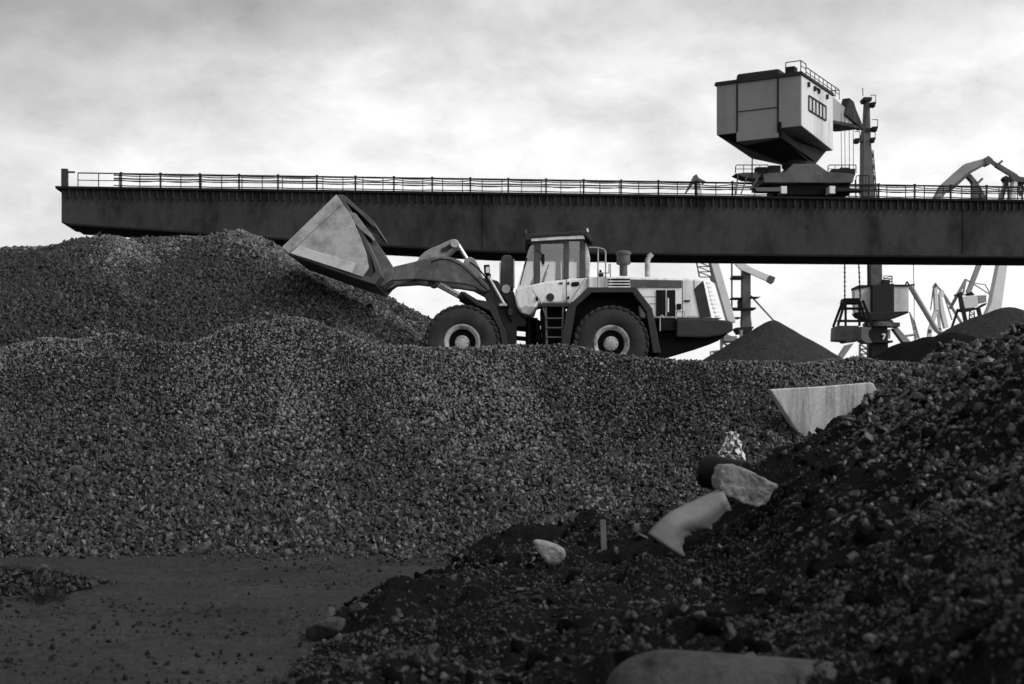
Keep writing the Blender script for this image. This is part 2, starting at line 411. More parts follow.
# ------------------------------------------------------------------ far heaps
def far_heap(pts, Yd, slope, label, mat, seed, base, ext, soft, dyr=0, lump=0):
    L = [P(x, y, Yd+dyr*i) for i, (x, y) in enumerate(pts)]
    cx = sum(p.x for p in L)/len(L)
    gx = np.linspace(cx-ext, cx+ext, 120); gy = np.linspace(Yd-ext, Yd+ext, 120)
    XX, YY = np.meshgrid(gx, gy)
    fn = lambda X, Y: cones(X, Y, [(p.x, p.y, p.z) for p in L], slope, soft)+.12*fbm(X*.3, Y*.3, seed, 4)+.05*fbm(X*2.5, Y*2.5, seed+5, 3)
    ZZ = fn(XX, YY)
    h = thing('coal_heap', (cx, Yd, base), label, 'coal heap')
    grid_mesh('heap_surface', XX, YY, ZZ, mat, h, keep=ZZ > base-.1)
    if lump:
        X = cx+(rng.random(lump)*2-1)*ext; Y = Yd-rng.random(lump)*ext*.8; Z = fn(X, Y); ok = Z > base
        X, Y, Z = X[ok], Y[ok], Z[ok]; sz = .03*np.exp(rng.normal(0, .4, len(X)))
        lumps('coal_lumps', X, Y, Z, sz, 'lump', h, 1)
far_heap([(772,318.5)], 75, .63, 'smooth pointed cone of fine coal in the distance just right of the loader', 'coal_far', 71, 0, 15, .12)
far_heap([(860,365),(893,349),(907,342),(930,337),(951,333.5),(962,335.5),(985,347)], 33, .6, 'low black mound of fine coal just beyond the crest of the spoil bank', 'coal_a', 81, 0, 9, .3)
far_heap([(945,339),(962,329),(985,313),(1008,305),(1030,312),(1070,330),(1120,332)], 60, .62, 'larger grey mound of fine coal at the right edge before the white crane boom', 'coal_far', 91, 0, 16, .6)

# ------------------------------------------------------------------ the spoil bank, right foreground
TOE = [(-6,-1.9),(5,-1.75),(9.5,-1.65),(12.5,-1.6),(16,-1.05),(20,-.45),(26,-.2)]
def bank_base(X, Y):
    toe = interp(TOE, Y)+.25*fbm(Y*.7, X*.1+2, 5, 3)
    d = np.maximum(X-toe, -1.0)
    z = np.where(d < 0, d*.7, 0)
    dd = np.maximum(d, 0)
    z = z+.26*(1-np.exp(-dd*3))*1.0+.10*np.minimum(dd, 3)
    k = dd-2.9
    z = z+.56*np.where(k > 0, k, 0)*sstep(-.5, 1.0, k)
    top = interp([(-.1,3.0),(.26,2.4),(.287,2.82),(.312,3.10),(.330,2.98),(.34,2.80),(.352,3.05),(.365,3.15),(.6,4.0)], X/np.maximum(Y, 3))
    over = z-(top-.25)
    z = np.where(over > 0, top-.25+.5*(1-np.exp(-over/.5)), z)
    z = z-np.clip((Y-22.6)*.62, 0, 6)
    return z
HOLL = []
def bank_z(X, Y):
    z = bank_z0(X, Y)
    for hx, hy, hr, hd in HOLL: z = z-hd*np.exp(-((X-hx)**2+(Y-hy)**2)/hr**2)
    return z
def bank_z0(X, Y):
    z = bank_base(X, Y)
    w = sstep(-.3, .6, X-interp(TOE, Y))
    return z+w*(.26*fbm(X*.75, Y*.75, 101, 3)+.20*fbm(X*1.9+7, Y*1.9, 111, 3)-.16*np.abs(fbm(X*.9-Y*.5, Y*1.7+X*.6, 131, 3))+.10*np.abs(fbm(X*4, Y*4, 121, 4))+.04*fbm(X*11, Y*11, 141, 2)-.02-.07*np.abs(fbm(X*.7, Y*3.2+X*.9, 151, 3)))
HOLL += [(2.28, 17.0, .45, .25), (3.1, 15.2, .5, .35), (3.0, 8.6, .6, .30), (5.6, 15.5, .35, .3), (1.3, 12.5, .7, .15)]
gx = np.linspace(-3.2, 12, 420); gy = np.concatenate([np.linspace(-3, 3, 30), np.linspace(3.04, 14, 320), np.linspace(14.05, 27, 240)])
XX, YY = np.meshgrid(gx, gy); ZZ = bank_z(XX, YY)
bank = thing('spoil_heap', (3, 14, 0), 'black bank of soil and coal rubble strewn with debris filling the right foreground', 'spoil heap')
grid_mesh('heap_surface', XX, YY, ZZ, 'soil', bank, keep=ZZ > -.25)
def scatter(n, f, lo, hi, sd, mask, name='rubble_lumps', mat='lump_soil', sub=1, sink=.15, byY=False):
    Y = lo+(hi-lo)*rng.random(n); X = -2.2+rng.random(n)*(.42*Y+2.4)
    Z = bank_z(X, Y); ok = (Z > 0) & (rng.random(n) < mask(X, Y, Z))
    X, Y, Z = X[ok], Y[ok], Z[ok]; sz = f*np.exp(np.clip(rng.normal(0, sd, len(X)), -9, .75))*(Y if byY else 1)
    return lumps(name, X, Y, Z+sink*sz, sz, mat, bank, sub)
def bare(X, Y, Z):            # the chute of fine soil running down the left flank
    u = X-interp([(10,1.2),(15,2.2),(18,3.6),(22,5.6)], Y)
    return 1-.85*np.exp(-(u/.75)**2)*sstep(13, 15.5, Y)
scatter(95000, .0105, 3.5, 13, .42, lambda X, Y, Z: np.clip(.5+2.4*fbm(X*.6, Y*.6, 201, 3), .10, 1))
scatter(90000, .016, 9, 25, .45, lambda X, Y, Z: np.clip(.40+2.4*fbm(X*.5, Y*.5, 211, 3), .05, 1)*bare(X, Y, Z))
M['lump_coarse'] = lumps_mat('coarse_lumps', .003, .066, .45, .4, 2.4)
def coarse(X, Y, Z):
    px = CX+X/Y*F; py = HY-(Z-CH)/Y*F
    band = sstep(40, -25, np.abs((py-425)-.10*(px-930))-80)*sstep(815, 925, px)
    crest = .5*sstep(2.3, 2.7, Z)*sstep(860, 920, px)
    return np.clip(np.maximum(band, crest)*.9*np.clip(.9+1.6*fbm(X*.9, Y*.9, 221, 2), .4, 1)+.02, 0, 1)
scatter(60000, .0021, 7, 25, .5, coarse, 'coarse_coal_lumps', 'lump_coarse', 1, .2, True)
scatter(800, .040, 8, 24, .4, lambda X, Y, Z: np.clip(.3+2*fbm(X*.8, Y*.8, 231, 2), .05, 1), sink=0)
scatter(9000, .019, 3.5, 11, .4, lambda X, Y, Z: np.clip(.15+2.6*fbm(X*.9+4, Y*.9, 241, 2), .0, 1))

M['clod'] = soil('soil_clods', .003, .012, 4, 1, .03, .95, .05, 50)
scatter(4200, .036, 4, 24, .5, lambda X, Y, Z: np.clip(.35+2.4*fbm(X*.7+9, Y*.7, 251, 2), .0, 1)*np.clip(Y/12, .25, 1), 'soil_clods', 'clod', 2, .0)
# grit on the track and the small gravel patch at the left edge
n = 6500
Y = 8.5+11*rng.random(n)**.9; X = -.40*Y+rng.random(n)*(.40*Y+.6)
dens = np.clip(.35+1.8*fbm(X*.35+Y*.1, Y*1.1, 301, 3), .03, 1); ok = rng.random(n) < dens
X, Y = X[ok], Y[ok]; sz = .011*np.exp(np.clip(rng.normal(0, .6, len(X)), -9, 1.0))
gritp = thing('scattered_grit', (-3, 13, 0), 'loose grit and small coal crumbs lying over the dirt track', 'grit'); gritp['kind'] = 'stuff'
lumps('grit_lumps', X, Y, track_z(X, Y)+.2*sz, sz, 'lump_grit', gritp, 1)
def patch_z(X, Y):
    d = np.sqrt(((X+5.75)/1.75)**2+((Y-14.9)/1.25)**2)
    return .30*(1-d**1.3)+.07*fbm(X*2, Y*2, 401, 3)
gx = np.linspace(-8, -3.4, 70); gy = np.linspace(13, 16.8, 70); XX, YY = np.meshgrid(gx, gy); ZZ = patch_z(XX, YY)
patch = thing('gravel_heap', (-5.7, 14.9, 0), 'small low spill of coal gravel on the dirt track at the left edge', 'gravel heap')
grid_mesh('heap_surface', XX, YY, ZZ, 'coal_a', patch, keep=ZZ > -.06)
n = 6000; X = -8+rng.random(n)*4.6; Y = 13+rng.random(n)*3.8; Z = patch_z(X, Y); ok = Z > -.01; X, Y, Z = X[ok], Y[ok], Z[ok]
sz = .020*np.exp(rng.normal(0, .45, len(X))); lumps('coal_lumps', X, Y, Z+.2*sz, sz, 'lump_soil', patch, 1)
# ------------------------------------------------------------------ the wheel loader
YC = 36.1                                  # its long axis lies along X, this far away
L = thing('wheel_loader', P(540, 382, YC), 'large white and grey wheel loader with raised bucket on top of the coal heap', 'wheel loader')
def pr(pts, Ya, Yb, Y0=None):
    m = MB(); m.prism(pts, Ya, Yb)
    if Y0 is not None:
        for v in m.bm.verts: v.co.y += Y0-Ya
    return m
def mir(Y): return 2*YC-Y
# chassis
rf = MB().prism([(560,352),(572,318),(655,318),(677,318.5),(677,337.5),(706,338.5),(720,336.5),(730,332.5),(718,341),(702,346.5),(660,359),(640,366),(575,366)], 35.3, 36.9)
rf.build('rear_frame', 'black', L, .02)
MB().prism([(676.5,319),(703,318.4),(729,320.5),(733,322.5),(733,331),(721,335.5),(706,337.8),(676.5,337)], 34.85, 37.35).build('counterweight', 'grey_dark', L, .04)
MB().prism([(659,319.5),(675.7,319.5),(675.7,331),(659,331)], 34.95, 35.4).build('tool_box', 'black', L, .02)
MB().path([P(660,331,34.9), P(660,317,34.9), P(662,315,34.9), P(664,318,34.9)], .015).build('grab_rail', 'steel', L)
MB().path([P(676,319,34.9), P(677,312,34.9), P(684,311,34.9), P(685.5,318,34.9)], .015).build('grab_rail', 'steel', L)
# bonnet
hood = MB().prism([(588,276.6),(640,276.3),(702.8,279),(711.5,318.2),(641,318.2),(637,289),(588,289)], 35.1, 37.1).build('hood', 'white', L, .05)
z = [P(703.2,279.6,35.15), P(711.6,318.0,35.15), P(722,318.0,35.75), P(709.5,281.5,35.75)]
zz = [Vector((q.x, mir(q.y), q.z)) for q in z]
m = MB()
m.hexa([z[1], z[2], zz[2], zz[1], z[0], z[3], zz[3], zz[0]])
for i in range(9):                                       # ribs of the radiator guard at the chamfered corner
    t = (i+.5)/9; a = z[0].lerp(z[1], t); b = z[3].lerp(z[2], t)
    m.box(a.lerp(b, .5)+Vector((.02,-.03,0)), (.16, .05, .05), rz=R(40))
m.build('radiator_guard', 'white', L, .01)
MB().prism([(694,289),(703.2,280.5),(711.2,316.5),(700.2,317.6)], 35.07, 35.2).build('grille', 'grey_dark', hood, .015)
MB().pbox(608.3, 277.6, 630, 287, 35.06, 35.2).build('louvre_recess', 'black', hood)
m = MB()
for y in (277.6, 280.6, 283.4, 286.2): m.pbox(608, y, 630, y+1.2, 35.03, 35.1)
m.build('louvre', 'white', hood, .006)
MB().prism([(630.5,279.4),(681.8,280.3),(681.8,287.6),(631.5,287.6)], 35.07, 35.2).build('side_band', 'grey_mid', hood, .01)
MB().pbox(656.2, 290, 665.6, 316, 35.07, 35.2).build('vent', 'black', hood, .01)
MB().pbox(667.2, 290, 675.4, 316, 35.07, 35.2).build('vent', 'black', hood, .01)
MB().pbox(667.6, 298, 669.0, 312, 35.05, 35.08).build('warning_sticker', 'white', hood)
MB().pbox(677.2, 303.6, 681.4, 309.2, 35.03, 35.15).build('latch_box', 'black', hood, .01)
MB().pbox(682.3, 280.5, 682.9, 317.5, 35.092, 35.12).build('panel_seam', 'grey_mid', hood)
MB().pbox(640, 303.5, 656, 304, 35.092, 35.12).pbox(640, 296.5, 656, 296.9, 35.092, 35.12).build('panel_seam', 'grey_mid', hood)
c = P(623.4, 265.4, 35.8)
MB().lathe([(.10,-.26),(.10,0),(.12,.01),(.175,.03),(.19,.09),(.165,.1),(.165,.26),(.19,.27),(.19,.33),(.15,.36),(.05,.37)], c, 'Z', 28).build('air_cleaner', 'grey_mid', L, 0, True)
q = [P(647.4,278,35.9), P(647.4,262,35.9), P(648.6,257.5,35.9), P(652,254,35.9)]
MB().path(q, .066, 14).build('exhaust_pipe', 'steel', L, 0, True)
# mudguards of the rear wheels, and the dark wells behind the wheels
FN = [(561,347),(566,311),(571,303.5),(588,287.3),(636,287.3),(652.5,308.5),(661,353),(653,353),(646.5,312),(632.5,292.6),(591.5,292.6),(576,306.5),(569.5,347)]
pr(FN, 34.68, 35.55).build('rear_mudguard', 'grey_dark', L, .015)
pr(FN, 34.68, 35.55, mir(35.55)).build('rear_mudguard', 'grey_dark', L, .015)
pr([(568,356),(575,306.5),(591,292),(633,292),(647,312),(656,356)], 35.45, 36.75).build('wheel_well', 'black', L)
# cab
cab = MB().prism([(515.6,290),(517.5,287.6),(540,282.4),(563,279.2),(588,277),(588,288),(576.5,303.2),(538,303.2),(535.5,311),(530,316),(521.5,313.6),(517,306),(515,298)], 35.2, 37.0).build('cab', 'white', L, .05)
MB().prism([(519,307.5),(527,304.5),(536.6,306),(535,311),(530,315.5),(522,313.2)], 35.17, 35.3).build('dirty_nose', 'white_dirty', cab, .03)
fr = []
for Y0, s in ((35.2, 1), (mir(35.2)-.09, 1)):
    m = MB()
    for poly in ([(534,241.5),(540.3,241.3),(540.3,282.2),(534.3,283.6)], [(564,239.5),(569,239.3),(569,278.4),(564,279)], [(579.8,238),(584.4,238),(585,277.2),(579.8,277.6)],
                 [(540.3,239.8),(564,239.5),(564,243.3),(540.3,243.5)], [(569,239.2),(579.8,238.6),(579.8,240.8),(569,241)], [(529.5,241.8),(534,241.6),(534,244.5),(530,244.5)]):
        q = MB().prism(poly, 35.2, 35.29)
        for v in q.bm.verts: v.co.y += Y0-35.2
        me = bpy.data.meshes.new('t'); q.bm.to_mesh(me); m.bm.from_mesh(me); bpy.data.meshes.remove(me)
    m.build('cab_pillars', 'grey_mid', cab, .012)
    MB().prism([(540.8,244),(563.6,243.6),(563.6,278.7),(540.8,282.0)], 35.24, 35.255) .build('door_glass' if Y0 < 36 else 'side_glass', 'glass', cab) if Y0 < 36 else pr([(540.8,244),(563.6,243.6),(563.6,278.7),(540.8,282.0)], 35.24, 35.255, mir(35.255)).build('side_glass', 'glass', cab)
    pr([(569.2,241),(579.6,240.6),(579.6,277.4),(569.2,278.2)], 35.24, 35.255, 35.24 if Y0 < 36 else mir(35.255)).build('side_glass', 'glass', cab)
    pr([(530.5,244.5),(534,244.5),(534,283.4),(517.6,287.4)], 35.24, 35.255, 35.24 if Y0 < 36 else mir(35.255)).build('side_glass', 'glass', cab)
a, b = P(530.2,244,35.27), P(517,287.5,35.27); a2, b2 = a.copy(), b.copy(); a2.y = b2.y = mir(35.27); o = Vector((.02,0,.005))
MB().hexa([b, b+o, b2+o, b2, a, a+o, a2+o, a2]).build('windscreen', 'glass', cab)
MB().tube(P(524,268,35.2), P(527,258,35.24), .022).tube(P(520,285,35.2), P(524.5,267,35.2), .013).build('windscreen_wiper', 'black', cab)
MB().prism([(584.6,242.5),(587,243.5),(590.2,258),(589.6,277),(585.2,277)], 35.22, 36.98).build('rear_panel', 'white_dirty', cab, .03)
MB().prism([(524,236.4),(526.5,233.8),(560,232),(586.6,230.6),(593,240.4),(591.4,242.4),(584,234.8),(560,235.8),(531,237.8),(528,240.8),(525,239.4)], 35.02, 37.18).build('roof', 'grey_dark', cab, .02)
MB().prism([(530.6,238.2),(560,236.2),(583.4,235.2),(585.4,238.8),(560,239.6),(536,241.2),(531,241.4)], 35.06, 37.08).build('roof_trim', 'white', cab, .015)
MB().prism([(586.4,228.2),(588.2,228.4),(589,232),(587,232)], 35.05, 35.2).build('marker_light', 'white', cab, .01)
MB().prism([(525,229.4),(526.8,229.4),(527.2,234),(525.2,234)], 35.05, 35.2).build('marker_light', 'crane_mid', cab, .01)
MB().pbox(566.2, 279.5, 566.9, 303, 35.192, 35.21).build('door_seam', 'grey_mid', cab)
MB().prism([(571,283.2),(573,282),(579,281.6),(579.6,285),(577,286.4),(571.6,286.6)], 35.185, 35.25).build('door_handle', 'black', cab, .01)
MB().lathe([(.10,0),(.10,.03)], P(550.2,297.2,35.18), 'Y', 20).build('badge', 'grey_dark', cab, .005)
MB().pbox(559, 282.6, 562.6, 284, 35.18, 35.22).build('door_latch', 'black', cab, .005)
MB().pbox(536, 296, 538.4, 300.5, 35.15, 35.22).build('door_latch', 'black', cab, .005)
MB().prism([(541.3,255),(542.5,253.2),(544.4,254.5),(544.6,263.5),(543,265),(541.5,263)], 34.98, 35.03).tube(P(543,255,35.0), P(537,250,35.2), .012).build('mirror', 'black', cab, .01)
MB().prism([(556.5,252),(560.5,251),(561,281),(556,288),(546,288),(546,283),(555.5,281)], 35.9, 36.4).prism([(556.6,246.5),(560,246.5),(560.2,251),(556.8,251)], 36.0, 36.3).build('driver_seat', 'seat', cab, .04)
MB().tube(P(540,290,36.1), P(546,272,36.1), .035).path([P(546,271.5,36.1)+Vector((.07*math.cos(q_), .19*math.sin(q_), .17*math.cos(q_))) for q_ in np.linspace(0, 2*math.pi, 17)], .016, 6).prism([(528,289),(536,270),(539,270),(541,291)], 35.6, 36.7).build('steering_console', 'black', cab, .01)
# steps and rails
MB().pbox(538, 303.3, 571, 306.8, 34.72, 35.3).build('step_platform', 'grey_dark', L, .012)
m = MB().bar(P(545.6,306,34.8), P(547,352,34.8), .05, .1).bar(P(563,306,34.8), P(562,352,34.8), .05, .1)
for y in (317.5, 327, 336.5, 346): m.pbox(546, y, 563, y+1.4, 34.72, 35.0)
m.build('ladder', 'grey_mid', L, .006)
MB().prism([(541,307),(566,307),(563,356),(543,356)], 35.35, 36.85).build('side_tank', 'black', L, .02)
MB().path([P(532.5,289.5,35.0), P(535,294,34.9), P(540,300,34.85), P(543,306.5,34.8), P(545.5,316,34.78), P(547,329,34.78)], .016).build('handrail', 'steel', L, 0, True)
MB().path([P(586,277.3,35.0), P(569.5,302.3,34.85), P(566,318,34.8)], .016).build('handrail', 'steel', L, 0, True)
for Y in (35.05, 35.7):
    m = MB().path([P(589,247.6,Y), P(597,247.6,Y), P(604,249.2,Y), P(605.6,252,Y), P(605.6,288,Y)], .018).path([P(598,248,Y), P(598,288,Y)], .018).path([P(598,262,Y), P(605.6,262,Y)], .014).path([P(598,273,Y), P(609,273,Y), P(609,264,Y), P(610.5,264,Y), P(610.5,288,Y)], .014)
    m.build('platform_railing', 'steel', L, 0, True)
MB().lathe([(.075,0),(.08,.02),(.08,.3),(.05,.35),(.03,.37),(.03,.42)], P(600.5,287,35.3), 'Z', 18).build('fire_extinguisher', 'black', L, 0, True)
MB().pbox(588, 278, 608, 289, 35.5, 36.9).build('hydraulic_tank', 'grey_mid', L, .03)
# front frame, joint, lights
m = MB()
FT = [(478.5,280),(486,277.5),(498,281),(503,289),(514,291.5),(517,305),(520,314),(527,321.5),(525.5,327),(517,326.6),(516.6,352),(501,352),(494,322),(488,303)]
for Y0 in (35.5, 36.4): 
    q = pr(FT, 35.5, 35.8, Y0); me = bpy.data.meshes.new('t'); q.bm.to_mesh(me); m.bm.from_mesh(me); bpy.data.meshes.remove(me)
m.prism([(490,300),(512,296),(515,325),(500,352),(494,330)], 35.8, 36.4).build('front_frame', 'grey_dark', L, .02)
MB().prism([(470,330),(516,326),(516,356),(455,360),(455,345)], 35.6, 36.6).build('front_axle', 'black', L, .03)
m = MB()
for y, r in ((322, .07), (330, .05), (339, .06), (347, .05)): m.tube(P(516,y-1,35.9), P(548,y+2,35.9), r)
m.tube(P(529,318,35.8), P(529,354,35.8), .09).tube(P(537,320,35.6), P(541,354,35.6), .06).tube(P(534,318,36.3), P(533,354,36.3), .1)
m.build('joint_hoses', 'black', L, 0, True)
MF = [(461,292.6),(464,291.4),(477,299.3),(491,301.8),(496.5,308),(502.5,325.5),(505.5,330),(509,352),(503.5,352),(499,329),(490,311),(476,304.6)]
pr(MF, 34.7, 35.45).build('front_mudguard', 'grey_dark', L, .012)
pr(MF, 34.7, 35.45, mir(35.45)).build('front_mudguard', 'grey_dark', L, .012)
MB().prism([(501,258),(503.5,254.8),(510.5,254.8),(513,258),(513.6,289),(500,288)], 35.75, 36.45).build('tower_panel', 'grey_mid', L, .04)
MB().pbox(513.0, 259, 514.6, 288, 35.7, 35.78).pbox(499.4, 262, 500.6, 288, 35.7, 35.78).build('tower_edge', 'white_dirty', L, .005)
for Y0 in (34.95, mir(35.2)):
    hl = pr([(483.6,264.8),(489.6,264.4),(489.8,274),(484.2,274.2)], 34.95, 35.15, Y0).build('headlamp', 'black', L, .02)
    pr([(485.8,267),(489.2,266.8),(489.3,272.6),(486,272.8)], 34.93, 34.96, Y0-.02).build('lens', 'lamp', hl)
    q0 = P(486.6,274,35.05); q1 = P(488,283,35.4); q0.y = Y0+.1; q1.y = Y0+.3 if Y0 < 36 else Y0-.2
    MB().tube(q0, q1, .025).build('lamp_bracket', 'grey_dark', L)
MB().tube(P(489.6,278.5,35.2), P(504.2,304,35.2), .035).build('stay_rod', 'steel_light', L, 0, True)
MB().pbox(499, 303.6, 507, 306, 35.1, 35.5).build('rod_bracket', 'steel', L, .01)
# work lamps, hoses and bolts
for px, py, Yq in ((529,242.5,35.15),(529,242.5,36.9),(590,243,35.2)):
    wl = MB().box(P(px,py,Yq), (.13,.16,.12)).build('work_lamp', 'black', L, .02)
MB().path([P(431,262,35.25), P(440,259,35.22), P(450,260,35.22), P(462,266,35.22), P(474,277,35.25), P(486,289,35.3)], .016, 6).build('arm_hose', 'black', L, 0, True)
MB().path([P(470,262,35.7), P(478,268,35.6), P(487,279,35.5), P(497,288,35.45), P(500,298,35.45)], .022, 6).build('arm_hose', 'black', L, 0, True)
MB().path([P(503,296,35.45), P(508,304,35.4), P(507,314,35.4), P(512,322,35.45)], .025, 6).build('frame_hose', 'black', L, 0, True)
MB().tube(P(506,289,35.45), P(506,289,35.75), .11, n=16).build('frame_pin', 'steel', L, .01)
MB().tube(P(510,312,35.44), P(510,312,35.75), .09, n=16).build('frame_pin', 'grey_mid', L, .01)
MB().pbox(588.4, 288.2, 635, 289.0, 35.06, 35.12).build('panel_seam', 'grey_mid', hood)
MB().pbox(694, 279.6, 694.5, 288.5, 35.085, 35.12).build('panel_seam', 'grey_mid', hood)
MB().pbox(684, 300, 690, 301.6, 35.07, 35.12).build('hood_handle', 'black', hood, .005)
MB().prism([(567.4,282),(569.4,281.8),(569.4,284.2),(567.4,284.4)], 35.16, 35.22).build('door_hinge', 'grey_dark', cab, .004)
MB().prism([(567.4,296.4),(569.4,296.2),(569.4,298.8),(567.4,299)], 35.16, 35.22).build('door_hinge', 'grey_dark', cab, .004)
# lift arms
AR = [(374,279),(379.7,273.4),(388,269),(395.5,266),(405,263.8),(415,261.4),(425,258.6),(433.7,256.8),(444,256),(453,257.6),(460,260.6),(467,265.5),(474,272),(482,279.5),(488,285),(490,290),(484,292),(472,285.6),(457.4,283.2),(439,281.8),(426,280.4),(415,279.2),(402,280),(391.6,280.6),(380,285)]
pr(AR, 35.3, 35.5).build('lift_arm', 'boom', L, .03)
pr(AR, 35.3, 35.5, mir(35.5)).build('lift_arm', 'boom_light', L, .03)
a = P(412,271,35.5); MB().tube(a, Vector((a.x, mir(35.5), a.z)), .13).build('arm_crossbeam', 'boom', L, 0, True)
BK = [(416,263),(420,256),(424.5,251.7),(431,248),(439,245),(446,241.5),(452,239),(455.5,239),(458.5,241),(459.5,245),(455,249),(451,253),(446,257.5),(432,266),(420,268)]
pr(BK, 35.85, 36.35).build('bell_crank', 'boom_light', L, .03)
MB().lathe([(.10,-.05),(.10,.0),(.11,.01),(.11,.6),(.1,.65)], P(454.5,243.8,35.8), 'Y', 18).build('crank_pin', 'steel', L, .01)
MB().prism([(441,249),(450,244),(452,247.5),(447,251),(442,252)], 35.82, 35.86).build('crank_recess', 'grey_dark', L, .01)
MB().tube(P(457,243,36.1), P(468,260.5,36.1), .05).build('tilt_rod', 'chrome', L, 0, True)
MB().tube(P(467,259,36.1), P(486,288,36.1), .095, n=16).build('tilt_cylinder', 'boom_light', L, 0, True)
MB().prism([(462.5,265),(465,258.6),(470,256.6),(475,259),(480,268),(482.5,279),(474,275)], 35.75, 35.95).build('cylinder_bracket', 'boom_light', L, .03)
MB().prism([(462.5,265),(465,258.6),(470,256.6),(475,259),(480,268),(482.5,279),(474,275)], 36.25, 36.45).build('cylinder_bracket', 'boom_light', L, .03)
MB().tube(P(424,266,36.1), P(388,275,36.1), .08).build('tilt_link', 'boom', L, 0, True)
for Y0 in (35.62, mir(35.62)):
    dx = lambda px, py: Vector((P(px,py,35.62).x, Y0, P(px,py,35.62).z))
    MB().tube(dx(431.7,279.6), dx(462,296), .045).build('lift_rod', 'chrome', L, 0, True)
    MB().tube(dx(459.5,294.4), dx(492,314), .095, n=16).build('lift_cylinder', 'grey_dark', L, 0, True)
    MB().lathe([(.11,-.15),(.12,-.13),(.12,.13),(.11,.15)], dx(431.7,279.6), 'Y', 18).build('pivot_boss', 'boom', L, .01)
# bucket
Bn, Bf = 34.4, 37.8
shell = [(283,247.6),(285,251.6),(288.5,254.2),(352,277.2),(374.6,284.4),(381.6,275.6),(380,270),(375,257),(368.5,243),(359.5,225),(351,210),(344,200),(339,194.6),
         (336.6,196.6),(342,203),(349,212.4),(357,227),(365.5,244),(371.5,258),(375.5,271),(371,277.6),(352,272.4),(290,250.6)]
bucket = pr(shell, Bn, Bf).build('bucket', 'grey_mid', L, .01)
SP = [(337,196.4),(284.5,246.6),(289.5,251.4),(352,273.5),(363,277),(369,268),(366.5,254),(358.6,233),(349.5,212.8)]
for Y0 in (Bn-.045, Bf-.01):
    pr(SP, Bn, Bn+.055, Y0).build('side_plate', 'steel', bucket, .008)
    y1 = Y0-.03 if Y0 < 36 else Y0+.055
    pr([(336.6,194.8),(340.6,200.6),(342.6,204.4),(289.2,254.2),(282.6,247.2)], Bn, Bn+.03, y1).build('side_cutter', 'steel', bucket, .01)
    pr([(300,246.4),(356.2,264.2),(352.2,273.4),(290.4,253.6)], Bn, Bn+.028, y1).build('wear_plate', 'steel_light', bucket, .01)
pr([(338.2,194.8),(343,194.6),(350,200),(358,207.6),(367,215),(374.5,222.4),(375.6,226),(372.6,226),(363,216.6),(354,208.4),(346,202.6)], Bn+.1, Bf-.1).build('spill_guard', 'grey_mid', bucket, .01)
pr([(349.5,211.5),(356,213.5),(362,222),(367,228.6),(371.6,234),(370.4,237.4),(363.5,232.5),(356,225),(350,221.5)], Bn-.03, Bn+.9).build('back_bracket', 'boom_light', bucket, .01)
for Y0 in (35.2, 35.9, 36.85):
    pr([(364,234),(373,237),(380,247),(387.5,259),(393.5,268),(391.5,280),(382,286.5),(374,278),(370,256)], 35.2, 35.32, Y0).build('hinge_lug', 'boom', bucket, .01)
# wheels
def wheel(c, s):
    "wheel with outer face at c; s = +1 outer face towards the camera, -1 away from it"
    def f(pr_): return [(r, t*s) for r, t in pr_]
    w = MB().lathe(f([(.455,.06),(.43,.03),(.405,.03),(.375,.05),(.335,.075),(.325,.28),(.325,.6),(.455,.6)]), c, 'Y', 48, False).build('wheel', 'rim', L, 0, True)
    t = MB().lathe(f([(.445,.08),(.47,.03),(.55,-.005),(.66,-.02),(.76,-.005),(.84,.03),(.885,.085),(.90,.14),(.90,.6),(.885,.66),(.84,.72),(.76,.755),(.66,.77),(.55,.755),(.47,.72),(.445,.66)]), c, 'Y', 72, False)
    for k in range(32):
        a = 2*math.pi*k/32; rt = Matrix.Rotation(-a, 3, 'Y')
        for tt, da in ((.20, 0), (.55, .098)):
            rot = Matrix.Rotation(-(a+da), 3, 'Y')
            t.box(Vector(c)+rot@Vector((.893, 0, 0))+Vector((0, s*tt, 0)), (.06, .34, .125), rot=rot@Matrix.Rotation(R(14 if tt < .3 else -14), 3, 'X'))
        t.box(Vector(c)+rt@Vector((.83, 0, 0))+Vector((0, s*.05, 0)), (.15, .05, .115), rot=rt@Matrix.Rotation(R(-22*s), 3, 'Z'))
    t.build('tyre', 'rubber', w, .012, True)
    MB().lathe(f([(.335,.30),(.18,.27),(.18,.31),(.335,.34)]), c, 'Y', 36).build('wheel_disc', 'black', w)
    h = MB().lathe(f([(.18,.28),(.18,.14),(.165,.11),(.12,.09),(.03,.08)]), c, 'Y', 28)
    for k in range(10):
        a = 2*math.pi*k/10; h.tube(Vector(c)+Vector((.14*math.cos(a), s*.11, .14*math.sin(a))), Vector(c)+Vector((.14*math.cos(a), s*.08, .14*math.sin(a))), .018, n=6)
    h.build('hub', 'rim', w, 0, True)
    return w
for px, py in ((462, 342.2), (611.5, 343.2)):
    c = P(px, py, 34.6); wheel(c, 1); wheel(Vector((c.x, 37.6, c.z)), -1)

